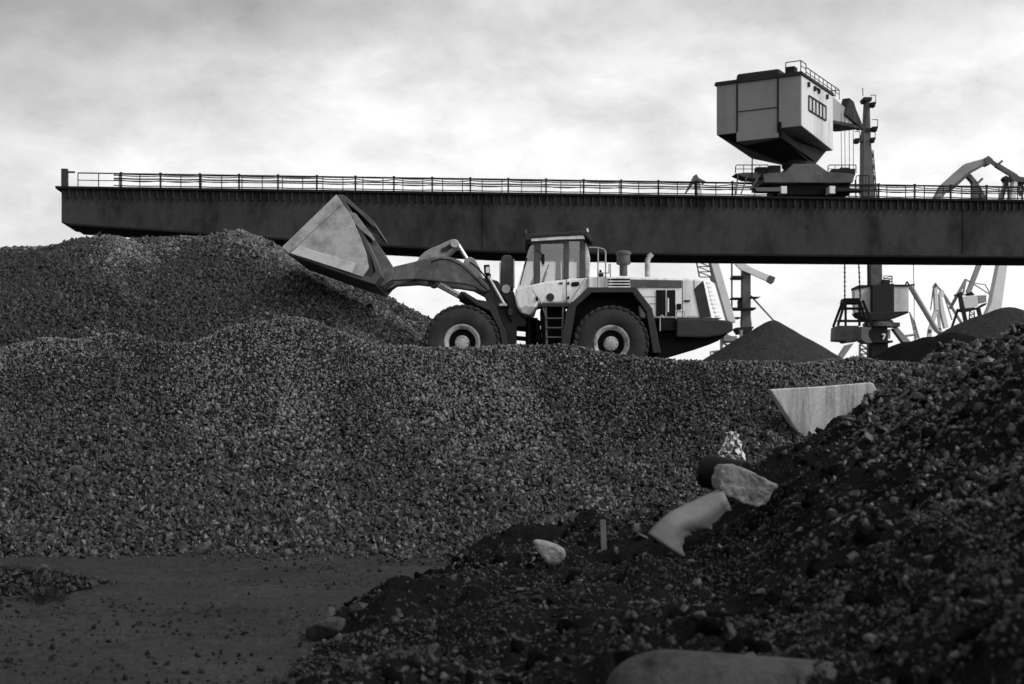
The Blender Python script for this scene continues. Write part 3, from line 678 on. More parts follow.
# ------------------------------------------------------------------ gantry girder
GO = P(61.5, 187.5, 85.0); GD = Vector((59.4, 5.0, 0)).normalized(); GN = Vector((-GD.y, GD.x, 0))
ZT = GO.z
def GW(a, b, z): return GO+GD*a+GN*b+Vector((0, 0, z-ZT))
def GP(px, py, b=0):
    k = (px-CX)/F
    # solve X = k*Y on the line GO + GD*a + GN*b
    q = GO+GN*b; a = (k*q.y-q.x)/(GD.x-k*GD.y); Y = q.y+GD.y*a
    return Vector((k*Y, Y, CH+(HY-py)/F*Y)), a
gan = thing('gantry_crane', (GW(60,2,0).x, GW(60,2,0).y, 0), 'dark gantry bridge crane whose long plate girder crosses above all the heaps', 'gantry crane')
bot = [GP(*q) for q in ((61.5,222.6),(69,223.4),(160,229.2),(270,237.2),(388,245.2),(499,251.0),(620,252.8),(800,254.6),(1024,256.2))]
bl = [(a, p.z) for p, a in bot]; AE = 78
bl.append((AE, bl[-1][1]))
m = MB().poly([GW(0,0,ZT-.08)]+[GW(a,0,z) for a,z in bl]+[GW(AE,0,ZT-.08)], GN*4.0)
a = .5
while a < AE:
    m.box(GW(a,-.10,ZT-.36), (.07, .20, .52), rz=math.atan2(GD.y, GD.x)); a += .47
for px in (483, 963):
    p, a = GP(px, 200); zb = np.interp(a, [q[0] for q in bl], [q[1] for q in bl]); m.box(GW(a,-.025,(ZT-.45+zb+.15)/2), (.05, .05, ZT-zb-.62), rz=math.atan2(GD.y, GD.x))
girder = m.build('girder', 'girder', gan)
MB().poly([GW(-.3,-.3,ZT-.1), GW(AE,-.3,ZT-.1), GW(AE,-.3,ZT+.04), GW(-.3,-.3,ZT+.04)], GN*4.6).build('top_flange', 'girder_dark', gan)
bb = bl[1:]
MB().poly([GW(a,-.1,z-.003) for a,z in bb]+[GW(a,-.1,z-.12) for a,z in bb[::-1]], GN*4.2).build('bottom_flange', 'girder_dark', gan)
p, a = GP(62.8, 178); MB().box(GW(a+.05,.3,ZT+.6), (.36, .36, 1.12), rz=math.atan2(GD.y, GD.x)).box(GW(a+.4,.3,ZT+.98), (.5, .12, .1)).build('end_post', 'girder', gan, .01)
bA = 4.1; a0 = GP(121, 187, bA)[1]; H = 1.66; k = 0; pa = []
while a0+k*2.44 < AE:
    q = a0+k*2.44; pa.append(q)
    lo, hi = GW(q,bA,ZT+.03), GW(q,bA,ZT+H)
    MB().bar(lo, hi, .10, .10).bar(hi+Vector((0,0,-.06)), hi+Vector((0,0,.04)), .15, .15).build('railing_post', 'crane_dark', gan)
    k += 1
for zi, (zz0, sag, r) in enumerate(((1.58, .05, .045), (1.49, .10, .035), (1.30, .03, .048), (1.20, .08, .032), (.86, .03, .036))):
    m = MB(); random.seed(zi+3); pts = []
    for a, b in zip(pa, pa[1:]):
        s = sag*(.3+random.random())
        for j in range(5):
            t = j/5; pts.append(GW(a+(b-a)*t, bA+.02*zi-.05, ZT+zz0-s*4*t*(1-t)))
    pts.append(GW(pa[-1], bA, ZT+zz0)); pts.insert(0, GW(pa[0]-.45, bA, ZT+zz0))
    m.path(pts, r, 5).build('railing_wire', 'crane_dark', gan)
b3 = 3.5; a1 = GP(78, 187, b3)[1]; zr = CH+(HY-180.0)/F*(GO.y+GN.y*b3+GD.y*30); k = 0
while a1+k*1.26 < AE:
    q = a1+k*1.26; MB().bar(GW(q,b3,ZT+.03), GW(q,b3,zr), .05, .05).build('railing_post', 'crane_dark', gan); k += 1
MB().bar(GW(a1,b3,zr), GW(AE,b3,zr), .07, .07).build('guard_rail', 'crane_dark', gan)
MB().bar(GW(a1,b3,zr-.45), GW(AE,b3,zr-.45), .045, .045).build('guard_rail', 'crane_dark', gan)
MB().box(GW(a1+1.0,2.6,ZT+.2), (1.3,.4,.3)).build('cable_box', 'crane_dark', gan, .02)
for b in (-2, 6): MB().bar(GW(70,b,0), GW(70,1+(b > 0)*2,bl[-1][1]-.1), 1.2, 1.0).build('leg', 'girder', gan, .02)
MB().box(GW(70,2,.5), (1.4, 10, .9), rz=math.atan2(GD.y, GD.x)).build('bogie_beam', 'girder', gan, .02)

# ------------------------------------------------------------------ slewing crane on the girder
pc, ac = GP(806, 190, 2.0)
slew = thing('slewing_crane', GW(ac,2.0,ZT+.04), 'big boxy grey slewing crane cabin sitting on a trolley on top of the gantry girder', 'slewing crane')
def gpoly(pts, b, depth): 
    return MB().poly([GP(x, y, b)[0] for x, y in pts], GN*depth)
gpoly([(763,174),(770,172.6),(785,172.2),(793,163.8),(817,163.8),(828.5,172),(846,173),(855,174.4),(853,182.6),(836,182.8),(764,182.6)], .6, 2.6).build('undercarriage', 'crane_mid', slew, .04)
gpoly([(735.6,173.4),(745,172.4),(758,172.4),(758,179),(746,178)], .4, 1.2).build('walkway', 'crane_mid', slew, .02)
gpoly([(773,182.6),(850,182.8),(850,194.5),(773,194.5)], 1.1, 1.5).build('truck_frame', 'black', slew)
for x in (781, 829.5): gpoly([(x,186),(x+6,186),(x+6,193.6),(x,193.6)], .25, .8).build('wheel_box', 'panel_white', slew, .03)
gpoly([(754,187.4),(781,187.4),(781,191.4),(757,191.4)], .2, .8).build('wheel_beam', 'crane_mid', slew, .02)
gpoly([(836,187.6),(866,188.4),(864,191),(836,191.4)], .2, .8).build('wheel_beam', 'crane_dark', slew, .02)
for x0, x1, y0, y1 in ((735.5,768,165,173),(828,856,165,173),(856,869,175.5,195)):
    m = MB(); b = .3
    m.path([GP(x0,y1,b)[0], GP(x0,y0+1.5,b)[0], GP(x0+1.5,y0,b)[0], GP(x1,y0,b)[0], GP(x1,y1,b)[0]], .03, 6).path([GP(x0,(y0+y1)/2,b)[0], GP(x1,(y0+y1)/2,b)[0]], .022, 6)
    for t in (.25, .5, .75): m.path([GP(x0+(x1-x0)*t,y0,b)[0], GP(x0+(x1-x0)*t,y1,b)[0]], .022, 6)
    m.build('railing', 'crane_dark', slew)
m = MB().bar(GP(738,174,.2)[0], GP(736,194,.2)[0], .08).bar(GP(748,174,.2)[0], GP(741,194,.2)[0], .08).bar(GP(760,174,.2)[0], GP(750,190,.2)[0], .1)
m.build('walkway_brace', 'crane_mid', slew)
m = MB()
random.seed(5)
for x in (762, 769, 774, 838, 844, 850): q = GP(x, 172+random.random()*2, 1.0)[0]; m.box(q, (.5+random.random()*.5, .7, .35+random.random()*.4))
m.build('drive_unit', 'crane_dark', slew, .02)
gpoly([(752,157),(752.8,157),(752.8,193),(752,193)], .2, .1).build('ladder_post', 'crane_dark', slew)
# cabin
Cc = P(801, 74.6, 86.5); d1 = Vector((-math.cos(R(30)), math.sin(R(30)), 0)); d2 = Vector((math.sin(R(30)), math.cos(R(30)), 0)); W1, W2 = 5.48, 6.3
zt, zb = 23.30, 20.2
def H(u, v, z): return Vector((Cc.x, Cc.y, 0))+d1*u+d2*v+Vector((0,0,z))
zr_ = 19.75
house = MB().hexa([H(0,0,zb), H(W1,0,zb), H(W1,W2,zr_), H(0,W2,zr_), H(0,0,zt), H(W1,0,zt), H(W1,W2,zt), H(0,W2,zt)]).build('cabin', 'crane_grey', slew, .03)
MB().poly([H(-.03,.03,zb+.03), H(-.03,W2-.03,zr_+.03), H(-.03,W2-.03,zt-.03), H(-.03,.03,zt-.03)], d1*.06).build('lit_side', 'crane_white', house)  # sunward wall made paler: light from the right put into its paint
MB().hexa([H(-.12,-.12,zt), H(W1+.12,-.12,zt), H(W1+.12,W2+.12,zt), H(-.12,W2+.12,zt), H(-.05,-.05,zt+.22), H(W1+.05,-.05,zt+.22), H(W1+.05,W2+.05,zt+.22), H(-.05,W2+.05,zt+.22)]).build('roof', 'crane_dark', house)
MB().hexa([H(1.45,.15,zt+.2), H(4.3,.15,zt+.2), H(4.3,2.6,zt+.2), H(1.45,2.6,zt+.2), H(1.5,.3,zt+.66), H(4.25,.3,zt+.66), H(4.25,2.5,zt+.66), H(1.5,2.5,zt+.66)]).build('roof_hatch', 'crane_dark', house, .12)
MB().box(H(.75,.4,zt+.42), (.6,.6,.42), rz=R(-30)).build('roof_box', 'crane_dark', house, .02)
# front skirt and the funnel-shaped underside
MB().hexa([H(1.45,-.02,zb-.55), H(4.15,-.02,zb-.55), H(4.15,2.2,zb-.55), H(1.45,2.2,zb-.55), H(1.45,-.02,zb+.12), H(4.15,-.02,zb+.12), H(4.15,2.2,zb+.12), H(1.45,2.2,zb+.12)]).build('skirt', 'crane_grey', house, .02)
nk = GW(ac,2.0,ZT); nk2 = GW(ac-.55,2.0,ZT)
def NK(x, y): return Vector((nk2.x, nk2.y, 0))+d1*x+d2*y
MB().hexa([NK(-.9,-.9)+Vector((0,0,18.75)), NK(.9,-.9)+Vector((0,0,18.75)), NK(.9,.9)+Vector((0,0,18.75)), NK(-.9,.9)+Vector((0,0,18.75)),
           H(1.3,.1,zb-.5), H(W1-.05,.1,zb-.02), H(W1-.05,W2-.1,zr_-.01), H(.4,W2-.1,zr_-.01)]).build('underframe', 'crane_dark', house)
MB().bar(H(1.35,.1,zb-.4), H(.55,4.2,18.95), .35, .3).build('support_beam', 'crane_dark', house)
MB().box(H(1.35,-.06,zb+.05), (.22,.2,.6), rz=R(-30)).build('jack', 'black', house)
MB().lathe([(1.15,0),(1.15,.4),(.9,.45),(.9,.9),(1.0,.95),(1.0,1.3)], Vector((nk2.x,nk2.y,17.5)), 'Z', 32).build('slewing_ring', 'crane_dark', slew, 0, True)
m = MB()
for u in (1.45, 4.1): m.box(H(u,-.03,(zt+zb)/2), (.09,.06,zt-zb-.1), rz=R(-30))
m.box(H(2.78,-.02,zb+1.3), (2.6,.04,.05), rz=R(-30)); m.build('panel_seam', 'crane_dark', house)
# window band with bars on the lit side
m = MB(); v0, v1 = 1.3, 4.7
zw = lambda v: zt-1.0+.0*v
for v in np.linspace(v0, v1, 6): m.box(H(-.07,float(v),zw(v)-.45), (.08,.07,.9), rz=R(60))
for dz in (0, -.9): m.bar(H(-.07,v0,zw(v0)+dz), H(-.07,v1,zw(v1)+dz), .07, .07)
wf = m.build('window_frame', 'crane_dark', house)
gp = paint('dusty_pane', .5, .35, .3, 2, .6)
MB().poly([H(-.045,v0,zw(0)-.9), H(-.045,v1,zw(0)-.9), H(-.045,v1,zw(0)), H(-.045,v0,zw(0))], d1*.03).build('pane', gp, wf)
m = MB()
for v in (1.2, 2.4, 3.2, 4.9): m.box(H(-.1,v,zt-.35), (.14,.16,.28), rz=R(-30))
m.box(H(-.1,2.8,zt-.24), (.1,.9,.05), rz=R(-30)).build('bracket', 'crane_dark', house)
m = MB(); zz0 = zt+.1
pts = [H(1.0,.1,zz0), H(1.0,.1,zz0+.8), H(.05,.1,zz0+.8), H(.05,1.1,zz0+.8), H(.05,1.1,zz0)]
m.path(pts, .03, 6).path([H(.05,.1,zz0), H(.05,.1,zz0+.8)], .03, 6).path([H(.05,.1,zz0+.5), H(.05,1.1,zz0+.5)], .025, 6)
m.path([H(.05,1.1,zz0+.62), H(.05,W2+1.6,zz0+.62)], .03, 6).path([H(.05,1.1,zz0+.32), H(.05,W2+1.6,zz0+.32)], .022, 6)
for v in np.arange(1.1, W2+1.7, .85): m.path([H(.05,float(v),zz0), H(.05,float(v),zz0+.62)], .025, 6)
m.path([H(.05,W2+1.6,zz0+.62), H(1.4,W2+1.6,zz0+.62), H(1.4,W2+1.6,zz0)], .03, 6)
m.build('roof_railing', 'crane_dark', house)
# jib with sheaves and ropes
MB().hexa([H(.1,W2,zt-1.55), H(1.7,W2,zt-1.55), H(1.7,W2+6.0,zt-.75), H(.1,W2+6.0,zt-.75), H(.1,W2,zt+.1), H(1.7,W2,zt+.1), H(1.7,W2+6.0,zt-.35), H(.1,W2+6.0,zt-.35)]).build('jib', 'crane_grey', slew, .03)
MB().hexa([H(0,W2,zt-1.75), H(1.8,W2,zt-1.75), H(1.8,W2+6.5,zt-.95), H(0,W2+6.5,zt-.95), H(0,W2,zt-1.56), H(1.8,W2,zt-1.56), H(1.8,W2+6.5,zt-.76), H(0,W2+6.5,zt-.76)]).build('jib_walkway', 'crane_dark', slew)
MB().poly([H(-.05,W2+2.7,zt-.7), H(-.05,W2+6.9,zt-.95), H(-.05,W2+6.7,zt-.65), H(-.05,W2+5.2,zt+.1), H(-.05,W2+4.6,zt+.55), H(-.05,W2+3.6,zt+.6), H(-.05,W2+3.2,zt+.1)], d1*.5).build('sheave_frame', 'crane_dark', slew, .04)
MB().poly([H(1.3,W2+3.0,zt-.7), H(1.3,W2+6.6,zt-.9), H(1.3,W2+5.6,zt-.3), H(1.3,W2+4.6,zt+.3), H(1.3,W2+3.4,zt+.2)], d1*.4).build('sheave_frame', 'crane_dark', slew, .04)
for x in (841, 844.6, 849, 853): MB().tube(P(x,113,92.3), P(x+.6,176,92.3), .02, n=5).build('hoist_rope', 'crane_dark', slew)

# ------------------------------------------------------------------ grab hanging on the far side of the girder
YG = 97.0
gb = thing('grab_bucket', P(851,343,YG), 'dark clamshell grab hanging on ropes below the girder before the numbered harbour crane', 'grab bucket')
for x0, y0, x1, y1 in ((844.6,180,844.8,299),(855.2,180,860.3,299)):
    m = MB().tube(P(x0,y0,YG), P(x1,y1,YG), .045, n=6)
    for t in np.linspace(.70, .97, 8): m.lathe([(.03,-.07),(.09,0),(.03,.07)], P(x0,y0,YG).lerp(P(x1,y1,YG), float(t)), 'Z', 8)
    m.build('rope', 'crane_dark', gb)
MB().prism([(844,298),(860,298),(861.4,303.6),(842.8,303.6)], YG-.5, YG+.5).build('head', 'crane_dark', gb, .05)
for x0, x1 in ((843.8, 835.2), (861, 869.4)):
    for dy in (-.45, .35): 
        MB().bar(P(x0,301,YG)+Vector((0,dy,0)), P(x1,326.4,YG)+Vector((0,dy*1.8,0)), .16, .14).build('arm', 'crane_dark', gb)
for x in (845.6, 859.4): MB().bar(P(x,303,YG), P(x,326,YG), .14, .14).build('rod', 'crane_dark', gb)
for y, a, b in ((308.6,842,863), (321,838,867)): MB().bar(P(a,y,YG), P(b,y,YG), .13, .6).build('cross_tie', 'crane_dark', gb)
MB().prism([(836,327),(838,325.6),(858.5,325.6),(860.5,328),(861,340.6),(846,342.6),(845,341),(835.4,340.4)], YG-.8, YG+.8).build('shell', 'crane_mid', gb, .06)
MB().prism([(860.6,326.4),(872,327.6),(869,331),(868.4,336),(872.6,343),(866,343),(860.9,339.4)], YG-.75, YG+.75).build('shell', 'crane_grey', gb, .05)

# ------------------------------------------------------------------ harbour cranes
def ptube(m, Y, pts, r, n=8): 
    q = [P(x, y, Y) for x, y in pts]
    return m.path(q, r, n)
def lattice(m, Y, a0, a1, b0, b1, k, r):
    "zigzag between two chords given in the picture at distance Y"
    A = [P(*a0, Y).lerp(P(*a1, Y), i/k) for i in range(k+1)]; B = [P(*b0, Y).lerp(P(*b1, Y), i/k) for i in range(k+1)]
    m.tube(A[0], A[-1], r, n=6).tube(B[0], B[-1], r, n=6)
    for i in range(k): m.tube(A[i], B[i+1], r*.7, n=5).tube(A[i+1], B[i+1], r*.7, n=5)
    return m
Y7 = 130
h7 = thing('harbour_crane', (P(880,350,Y7).x, Y7, 0), 'portal harbour crane numbered 7 with dark and white machinery house, behind the hanging grab', 'harbour crane', 'harbour cranes on the far quay')
MB().prism([(872.4,326),(887.6,326),(889,362),(889,420),(871,420),(871,362)], Y7-.9, Y7+.9).build('column', 'crane_dark', h7, .05)
hs = MB().prism([(872.5,284.6),(894.2,283.6),(894.2,313.2),(872.5,313.2)], Y7-1.3, Y7-.2).build('machinery_house', 'crane_dark', h7, .05)
MB().prism([(854.5,289.4),(859,286.6),(872.5,286),(872.5,312.4),(855.5,312.4)], Y7-.5, Y7+.6).build('house_wing', 'crane_white', hs)
MB().prism([(894.2,286),(908.6,286.4),(908.6,311.4),(894.2,312.4)], Y7-.5, Y7+.6).build('house_wing', 'crane_white', hs)
MB().prism([(854.3,287.4),(859,285),(872.4,284.8),(872.4,286.2),(854.7,289.6)], Y7-.6, Y7+.7).prism([(894.3,284.4),(909,284.6),(909,286.4),(894.3,286.2)], Y7-.6, Y7+.7).build('roof', 'crane_dark', hs)
MB().prism([(857,312.2),(909,311.2),(908.6,313),(895,318.4),(886,320.4),(869,320.4),(860,316)], Y7-1.4, Y7+.8).build('turntable', 'crane_dark', h7, .05)
MB().lathe([(1.4,0),(1.4,.3),(1.2,.6)], P(879,327,Y7), 'Z', 20).prism([(867,322.4),(900,322.4),(900,326.6),(868,326.6)], Y7-1.0, Y7+.8).build('slewing_ring', 'crane_mid', h7)
ms = MB().prism([(871,287),(870.7,262),(867.4,225),(863.2,190),(863.6,135),(866.2,120),(867.2,97),(869.6,97),(870.8,135),(874.2,190),(880,225),(882,262),(882.8,287)], Y7-.7, Y7+.7).build('mast', 'crane_mid', h7, .03)
MB().prism([(864,97),(872.4,97),(871.8,100.4),(865,100.4)], Y7-.8, Y7+.8).prism([(866.4,128),(871.4,128),(871.2,131.6),(866,131.6)], Y7-.8, Y7+.8).build('mast_collar', 'crane_dark', ms)
m = MB(); lattice(m, Y7, (867.8,262), (867.8,286), (870.6,262), (870.6,286), 5, .06); lattice(m, Y7, (873,150), (882.5,262), (871.4,150), (880.5,262), 10, .05); m.build('mast_ladder', 'crane_dark', ms)
for x, y, w in ((870.5,104.2,5.2), (872,128.6,5.6), (870.8,139.6,4.4), (854.8,140.4,5)):
    fl = MB().prism([(x,y-2),(x+w,y-2.6),(x+w-.4,y+2.4),(x,y+2)], Y7-.9, Y7-.2).build('floodlight', 'black', ms, .03)
    MB().path([P(x+w,y,Y7-.5), P(x+w,y-9,Y7-.5), P(x,y-9,Y7-.5)], .035, 5).path([P(x,y+1,Y7-.5), P(868,y+2,Y7)], .06, 5).build('lamp_frame', 'crane_dark', fl)
m = MB(); m.tube(P(863,96,Y7), P(862.6,88,Y7), .04, n=5); m.build('aerial', 'crane_dark', ms)
m = MB().prism([(893.2,328.4),(897.4,327),(914,345),(925,362),(918,362)], Y7-.5, Y7+.5).build('portal_leg', 'crane_grey', h7)
m = MB().prism([(846.6,345),(854,343),(840.5,362),(820,392),(812,392),(836,361)], Y7-.5, Y7+.5).build('portal_leg', 'crane_grey', h7)
m = MB(); lattice(m, Y7, (859.8,344), (859.8,364), (867.6,344), (867.6,364), 4, .1); m.prism([(867.8,346),(872,344),(872,364),(867,364)], Y7, Y7+.3); m.build('stair_tower', 'crane_grey', h7)
m = MB()
m.path([P(882.0,334.6,Y7-1.0), P(885.2,334.4,Y7-1.0), P(883.0,339.4,Y7-1.0)], .075, 6); m.build('number', 'white', h7)
MB().prism([(885.8,329.4),(890.4,329.4),(890.4,338.6),(885.8,338.6)], Y7-.2, Y7+.2).build('number_board', 'crane_white', h7)
MB().prism([(872,340.4),(893,340.4),(893,342.4),(872,342.4)], Y7-1.3, Y7+1.3).build('gallery', 'crane_dark', h7)
m = MB().tube(P(908.6,285.2,Y7), P(914.6,284.6,Y7), .08, n=6).path([P(905,286,Y7), P(907,281.4,Y7), P(909.4,285.6,Y7)], .07, 6).build('winch_arm', 'crane_dark', h7)
m = MB(); lattice(m, Y7, (884,284), (884,276), (892,284), (892,276), 3, .05); m.prism([(882.8,279.6),(890,279.6),(890,284.2),(882.8,284.2)], Y7-1, Y7+1); m.build('roof_railing', 'crane_dark', h7)
MB().tube(P(913.4,262,Y7), P(913.8,290,Y7), .035, n=5).build('rope', 'crane_dark', h7)

YA = 150
hA = thing('harbour_crane', (P(730,350,YA).x, YA, 0), 'pale harbour crane with a long white slanting boom rising directly behind the loader tail', 'harbour crane', 'harbour cranes on the far quay')
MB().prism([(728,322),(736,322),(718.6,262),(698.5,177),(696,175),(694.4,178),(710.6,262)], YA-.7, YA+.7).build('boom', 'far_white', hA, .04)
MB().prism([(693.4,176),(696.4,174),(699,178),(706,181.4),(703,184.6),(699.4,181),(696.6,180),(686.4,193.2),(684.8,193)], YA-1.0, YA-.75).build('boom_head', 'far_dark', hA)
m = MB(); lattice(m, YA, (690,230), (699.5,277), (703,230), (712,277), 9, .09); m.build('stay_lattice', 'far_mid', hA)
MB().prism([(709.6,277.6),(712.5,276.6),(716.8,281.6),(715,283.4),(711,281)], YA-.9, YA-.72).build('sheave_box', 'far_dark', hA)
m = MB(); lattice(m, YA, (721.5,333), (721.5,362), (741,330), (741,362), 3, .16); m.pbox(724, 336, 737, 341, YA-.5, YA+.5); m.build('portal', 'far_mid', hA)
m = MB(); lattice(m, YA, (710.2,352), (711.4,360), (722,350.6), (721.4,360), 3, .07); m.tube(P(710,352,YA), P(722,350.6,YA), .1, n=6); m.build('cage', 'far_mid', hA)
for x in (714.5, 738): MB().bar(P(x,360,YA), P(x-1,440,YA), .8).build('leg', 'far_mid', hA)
YB = 165
hB = thing('harbour_crane', (P(746,350,YB).x, YB, 0), 'harbour crane with thick grey column and short white arm left of the pointed heap', 'harbour crane', 'harbour cranes on the far quay')
MB().prism([(742.4,268),(750.8,272),(751,318),(752,325),(750,331),(748.6,440),(743.6,440),(742,330),(741.6,322),(742.2,316)], YB-.6, YB+.6).build('column', 'crane_mid', hB, .06)
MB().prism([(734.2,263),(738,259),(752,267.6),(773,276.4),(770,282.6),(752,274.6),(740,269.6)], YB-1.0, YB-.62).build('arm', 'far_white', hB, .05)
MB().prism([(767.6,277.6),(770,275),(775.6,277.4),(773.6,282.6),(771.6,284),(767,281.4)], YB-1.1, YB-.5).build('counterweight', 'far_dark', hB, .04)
for y, a, b, h in ((307.4,733,756.4,1.8), (297.4,732,744,.9), (275.6,733,744,2.4), (317,735,742,.8), (296.6,751,761,.5)): MB().prism([(a,y),(b,y),(b-.6,y+h),(a+.6,y+h)], YB-1.2, YB+1.2).build('gallery', 'crane_dark', hB)
MB().prism([(738.6,300),(742,300),(742,307),(738.6,307)], YB-.5, YB+.5).build('winch', 'crane_dark', hB)
MB().tube(P(731.8,255,YB), P(731.8,322,YB), .10, n=6).build('side_pole', 'crane_mid', hB)
MB().prism([(736,327.6),(754,326.4),(751,332),(740,333.4)], YB-1.5, YB+1.5).build('base_ring', 'crane_dark', hB)
MB().tube(P(750.8,295.8,YB), P(774,321,YB), .1, n=6).build('stay', 'crane_mid', hB)
Y1 = 175
h1 = thing('harbour_crane', (P(968,350,Y1).x, Y1, 0), 'harbour crane on dark splayed legs with small white engine house beside a thick white boom', 'harbour crane', 'harbour cranes on the far quay')
MB().prism([(961.4,296.4),(977.4,295),(978.4,305.4),(974,307.6),(963,308.6)], Y1-2, Y1-.6).build('engine_house', 'far_white', h1, .05)
MB().prism([(977.8,295.4),(986.6,295),(986.6,302),(978.6,303.6)], Y1-1.8, Y1-.6).build('house_wing', 'far_mid', h1, .05)
MB().prism([(960,308.8),(979,307.2),(987,302.6),(986,305),(977,309.6),(968,311.6),(962,311)], Y1-2.1, Y1-.5).prism([(958.6,293.6),(962,291.4),(963.6,295.4),(960,296.4)], Y1-1, Y1+1).prism([(967.6,293.6),(972,291.6),(975,294.8)], Y1-1, Y1+1).build('deck', 'crane_dark', h1)
MB().bar(P(960,296,Y1-2), P(967.4,330,Y1-2), .42).bar(P(967.4,330,Y1-2), P(975,395,Y1-2), .42).build('leg', 'crane_dark', h1)
MB().bar(P(958,309,Y1), P(951,330,Y1), .25).bar(P(951,330,Y1), P(935,395,Y1), .3).build('leg', 'crane_dark', h1)
MB().bar(P(978,308,Y1-2), P(981,320,Y1-2), .42).bar(P(981,320,Y1-2), P(990,395,Y1-2), .42).build('leg', 'crane_dark', h1)
MB().bar(P(946,331,Y1), P(971,327.4,Y1), .34).build('sill_beam', 'crane_dark', h1)
m = MB(); lattice(m, Y1, (969.8,311), (969,322), (974,311), (975,322), 3, .08); m.build('leg_lattice', 'crane_dark', h1)
m = MB().bar(P(968,293,Y1), P(980,262,Y1), .55).bar(P(980,262,Y1), P(1007,180,Y1), .5); m.build('boom', 'far_mid', h1)
MB().prism([(1003.6,178),(1006,175.4),(1009,177),(1010,181),(1006,182)], Y1-.6, Y1+.6).bar(P(1006.6,180,Y1-.7), P(1003,199,Y1-.7), .2).bar(P(1007.4,180,Y1-.7), P(1008.6,199,Y1-.7), .2).build('boom_head', 'crane_dark', h1)
m = MB().bar(P(966,279.4,Y1), P(950,308.6,Y1), .34).bar(P(966,279.4,Y1), P(963,294,Y1), .2).bar(P(966,279.4,Y1), P(991,295,Y1), .14).bar(P(973,283,Y1), P(985,284.6,Y1), .12).bar(P(985,284.6,Y1), P(991,295,Y1), .12); m.build('gantry_frame', 'far_mid', h1)
Y2 = 205
h2 = thing('harbour_crane', (P(990,350,Y2).x, Y2, 0), 'largest far crane, thick white boom topped by a beak-shaped grey jib above the girder', 'harbour crane', 'harbour cranes on the far quay')
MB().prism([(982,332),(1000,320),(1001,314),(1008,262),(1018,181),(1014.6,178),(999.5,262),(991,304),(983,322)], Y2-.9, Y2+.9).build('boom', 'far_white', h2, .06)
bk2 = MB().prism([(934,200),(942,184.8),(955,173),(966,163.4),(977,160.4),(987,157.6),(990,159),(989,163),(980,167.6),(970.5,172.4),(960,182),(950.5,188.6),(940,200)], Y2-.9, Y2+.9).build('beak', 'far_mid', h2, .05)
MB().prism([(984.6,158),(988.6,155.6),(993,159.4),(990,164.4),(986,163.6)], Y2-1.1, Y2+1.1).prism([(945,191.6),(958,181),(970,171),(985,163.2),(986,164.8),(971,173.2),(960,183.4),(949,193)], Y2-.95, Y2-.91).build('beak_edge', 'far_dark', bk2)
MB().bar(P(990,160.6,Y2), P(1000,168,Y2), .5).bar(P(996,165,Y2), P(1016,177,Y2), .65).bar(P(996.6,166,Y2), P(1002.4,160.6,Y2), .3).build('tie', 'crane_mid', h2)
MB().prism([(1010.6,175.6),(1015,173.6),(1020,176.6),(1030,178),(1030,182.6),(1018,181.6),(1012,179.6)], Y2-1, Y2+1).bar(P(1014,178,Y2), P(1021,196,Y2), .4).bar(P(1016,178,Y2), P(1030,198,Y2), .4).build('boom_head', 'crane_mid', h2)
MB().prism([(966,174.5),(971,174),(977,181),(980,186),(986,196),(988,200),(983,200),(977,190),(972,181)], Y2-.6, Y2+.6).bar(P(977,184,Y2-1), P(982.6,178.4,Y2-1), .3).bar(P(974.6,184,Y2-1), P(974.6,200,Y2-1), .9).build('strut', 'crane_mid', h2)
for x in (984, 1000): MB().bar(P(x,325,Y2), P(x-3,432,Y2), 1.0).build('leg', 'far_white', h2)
Y0 = 260
h0 = thing('harbour_crane', (P(938,350,Y0).x, Y0, 0), 'small pale distant crane with thin splayed white legs beside the dark-legged crane', 'harbour crane', 'harbour cranes on the far quay')
MB().prism([(934,286),(935.8,283),(937.6,286.6),(937.4,297),(939,310),(935.4,310)], Y0-.5, Y0+.5).build('mast', 'far_white', h0)
MB().prism([(934.4,284.6),(936,282.4),(937.8,286),(936,287.4)], Y0-.8, Y0-.52).prism([(928,331),(928.6,329),(932,330.4),(931,333)], Y0-.8, Y0-.4).prism([(938.2,328),(941.4,328),(941.4,330.4),(938,330.4)], Y0-.8, Y0-.4).build('fitting', 'far_dark', h0)
for a, b, w in (((937.4,306),(929.6,331),.7), ((937.8,306),(939.6,329),.45), ((929.6,331),(924,432),.7), ((939.6,329),(943,432),.6)): MB().bar(P(*a,Y0), P(*b,Y0), w).build('leg', 'far_white', h0)
MB().prism([(939.6,294),(941.6,290),(944.4,290.6),(944,296),(942,298),(944.6,310),(948.6,327.6),(945,328.4),(941,312)], Y0-.6, Y0+.6).build('jib', 'far_white', h0)
m = MB().tube(P(933.6,286,Y0), P(930.6,310,Y0), .12, n=5).tube(P(943.6,294,Y0), P(964,327,Y0), .28, n=5).tube(P(937,286,Y0), P(942,292,Y0), .2, n=5).tube(P(944.6,297,Y0), P(952,320,Y0), .14, n=5)
m.build('stay', 'far_mid', h0)
YD = 190
hD = thing('harbour_crane', (P(915,350,YD).x, YD, 0), 'thin lattice crane with a long slanting pale jib just right of the numbered crane', 'harbour crane', 'harbour cranes on the far quay')
MB().tube(P(909.8,285.6,YD), P(937,331,YD), .34, n=6).tube(P(937,331,YD), P(943,334,YD), .3, n=6).build('jib', 'far_mid', hD)
m = MB(); lattice(m, YD, (909.6,312), (917,345), (914,320), (921,345), 7, .09); m.build('mast', 'far_mid', hD)
m = MB().tube(P(905,336,YD), P(918,334,YD), .16, n=5).tube(P(914,285,YD), P(914.4,342,YD), .05, n=5).build('cross_arm', 'far_mid', hD)
MB().bar(P(918,344,YD), P(919,432,YD), .6).build('leg', 'far_mid', hD)

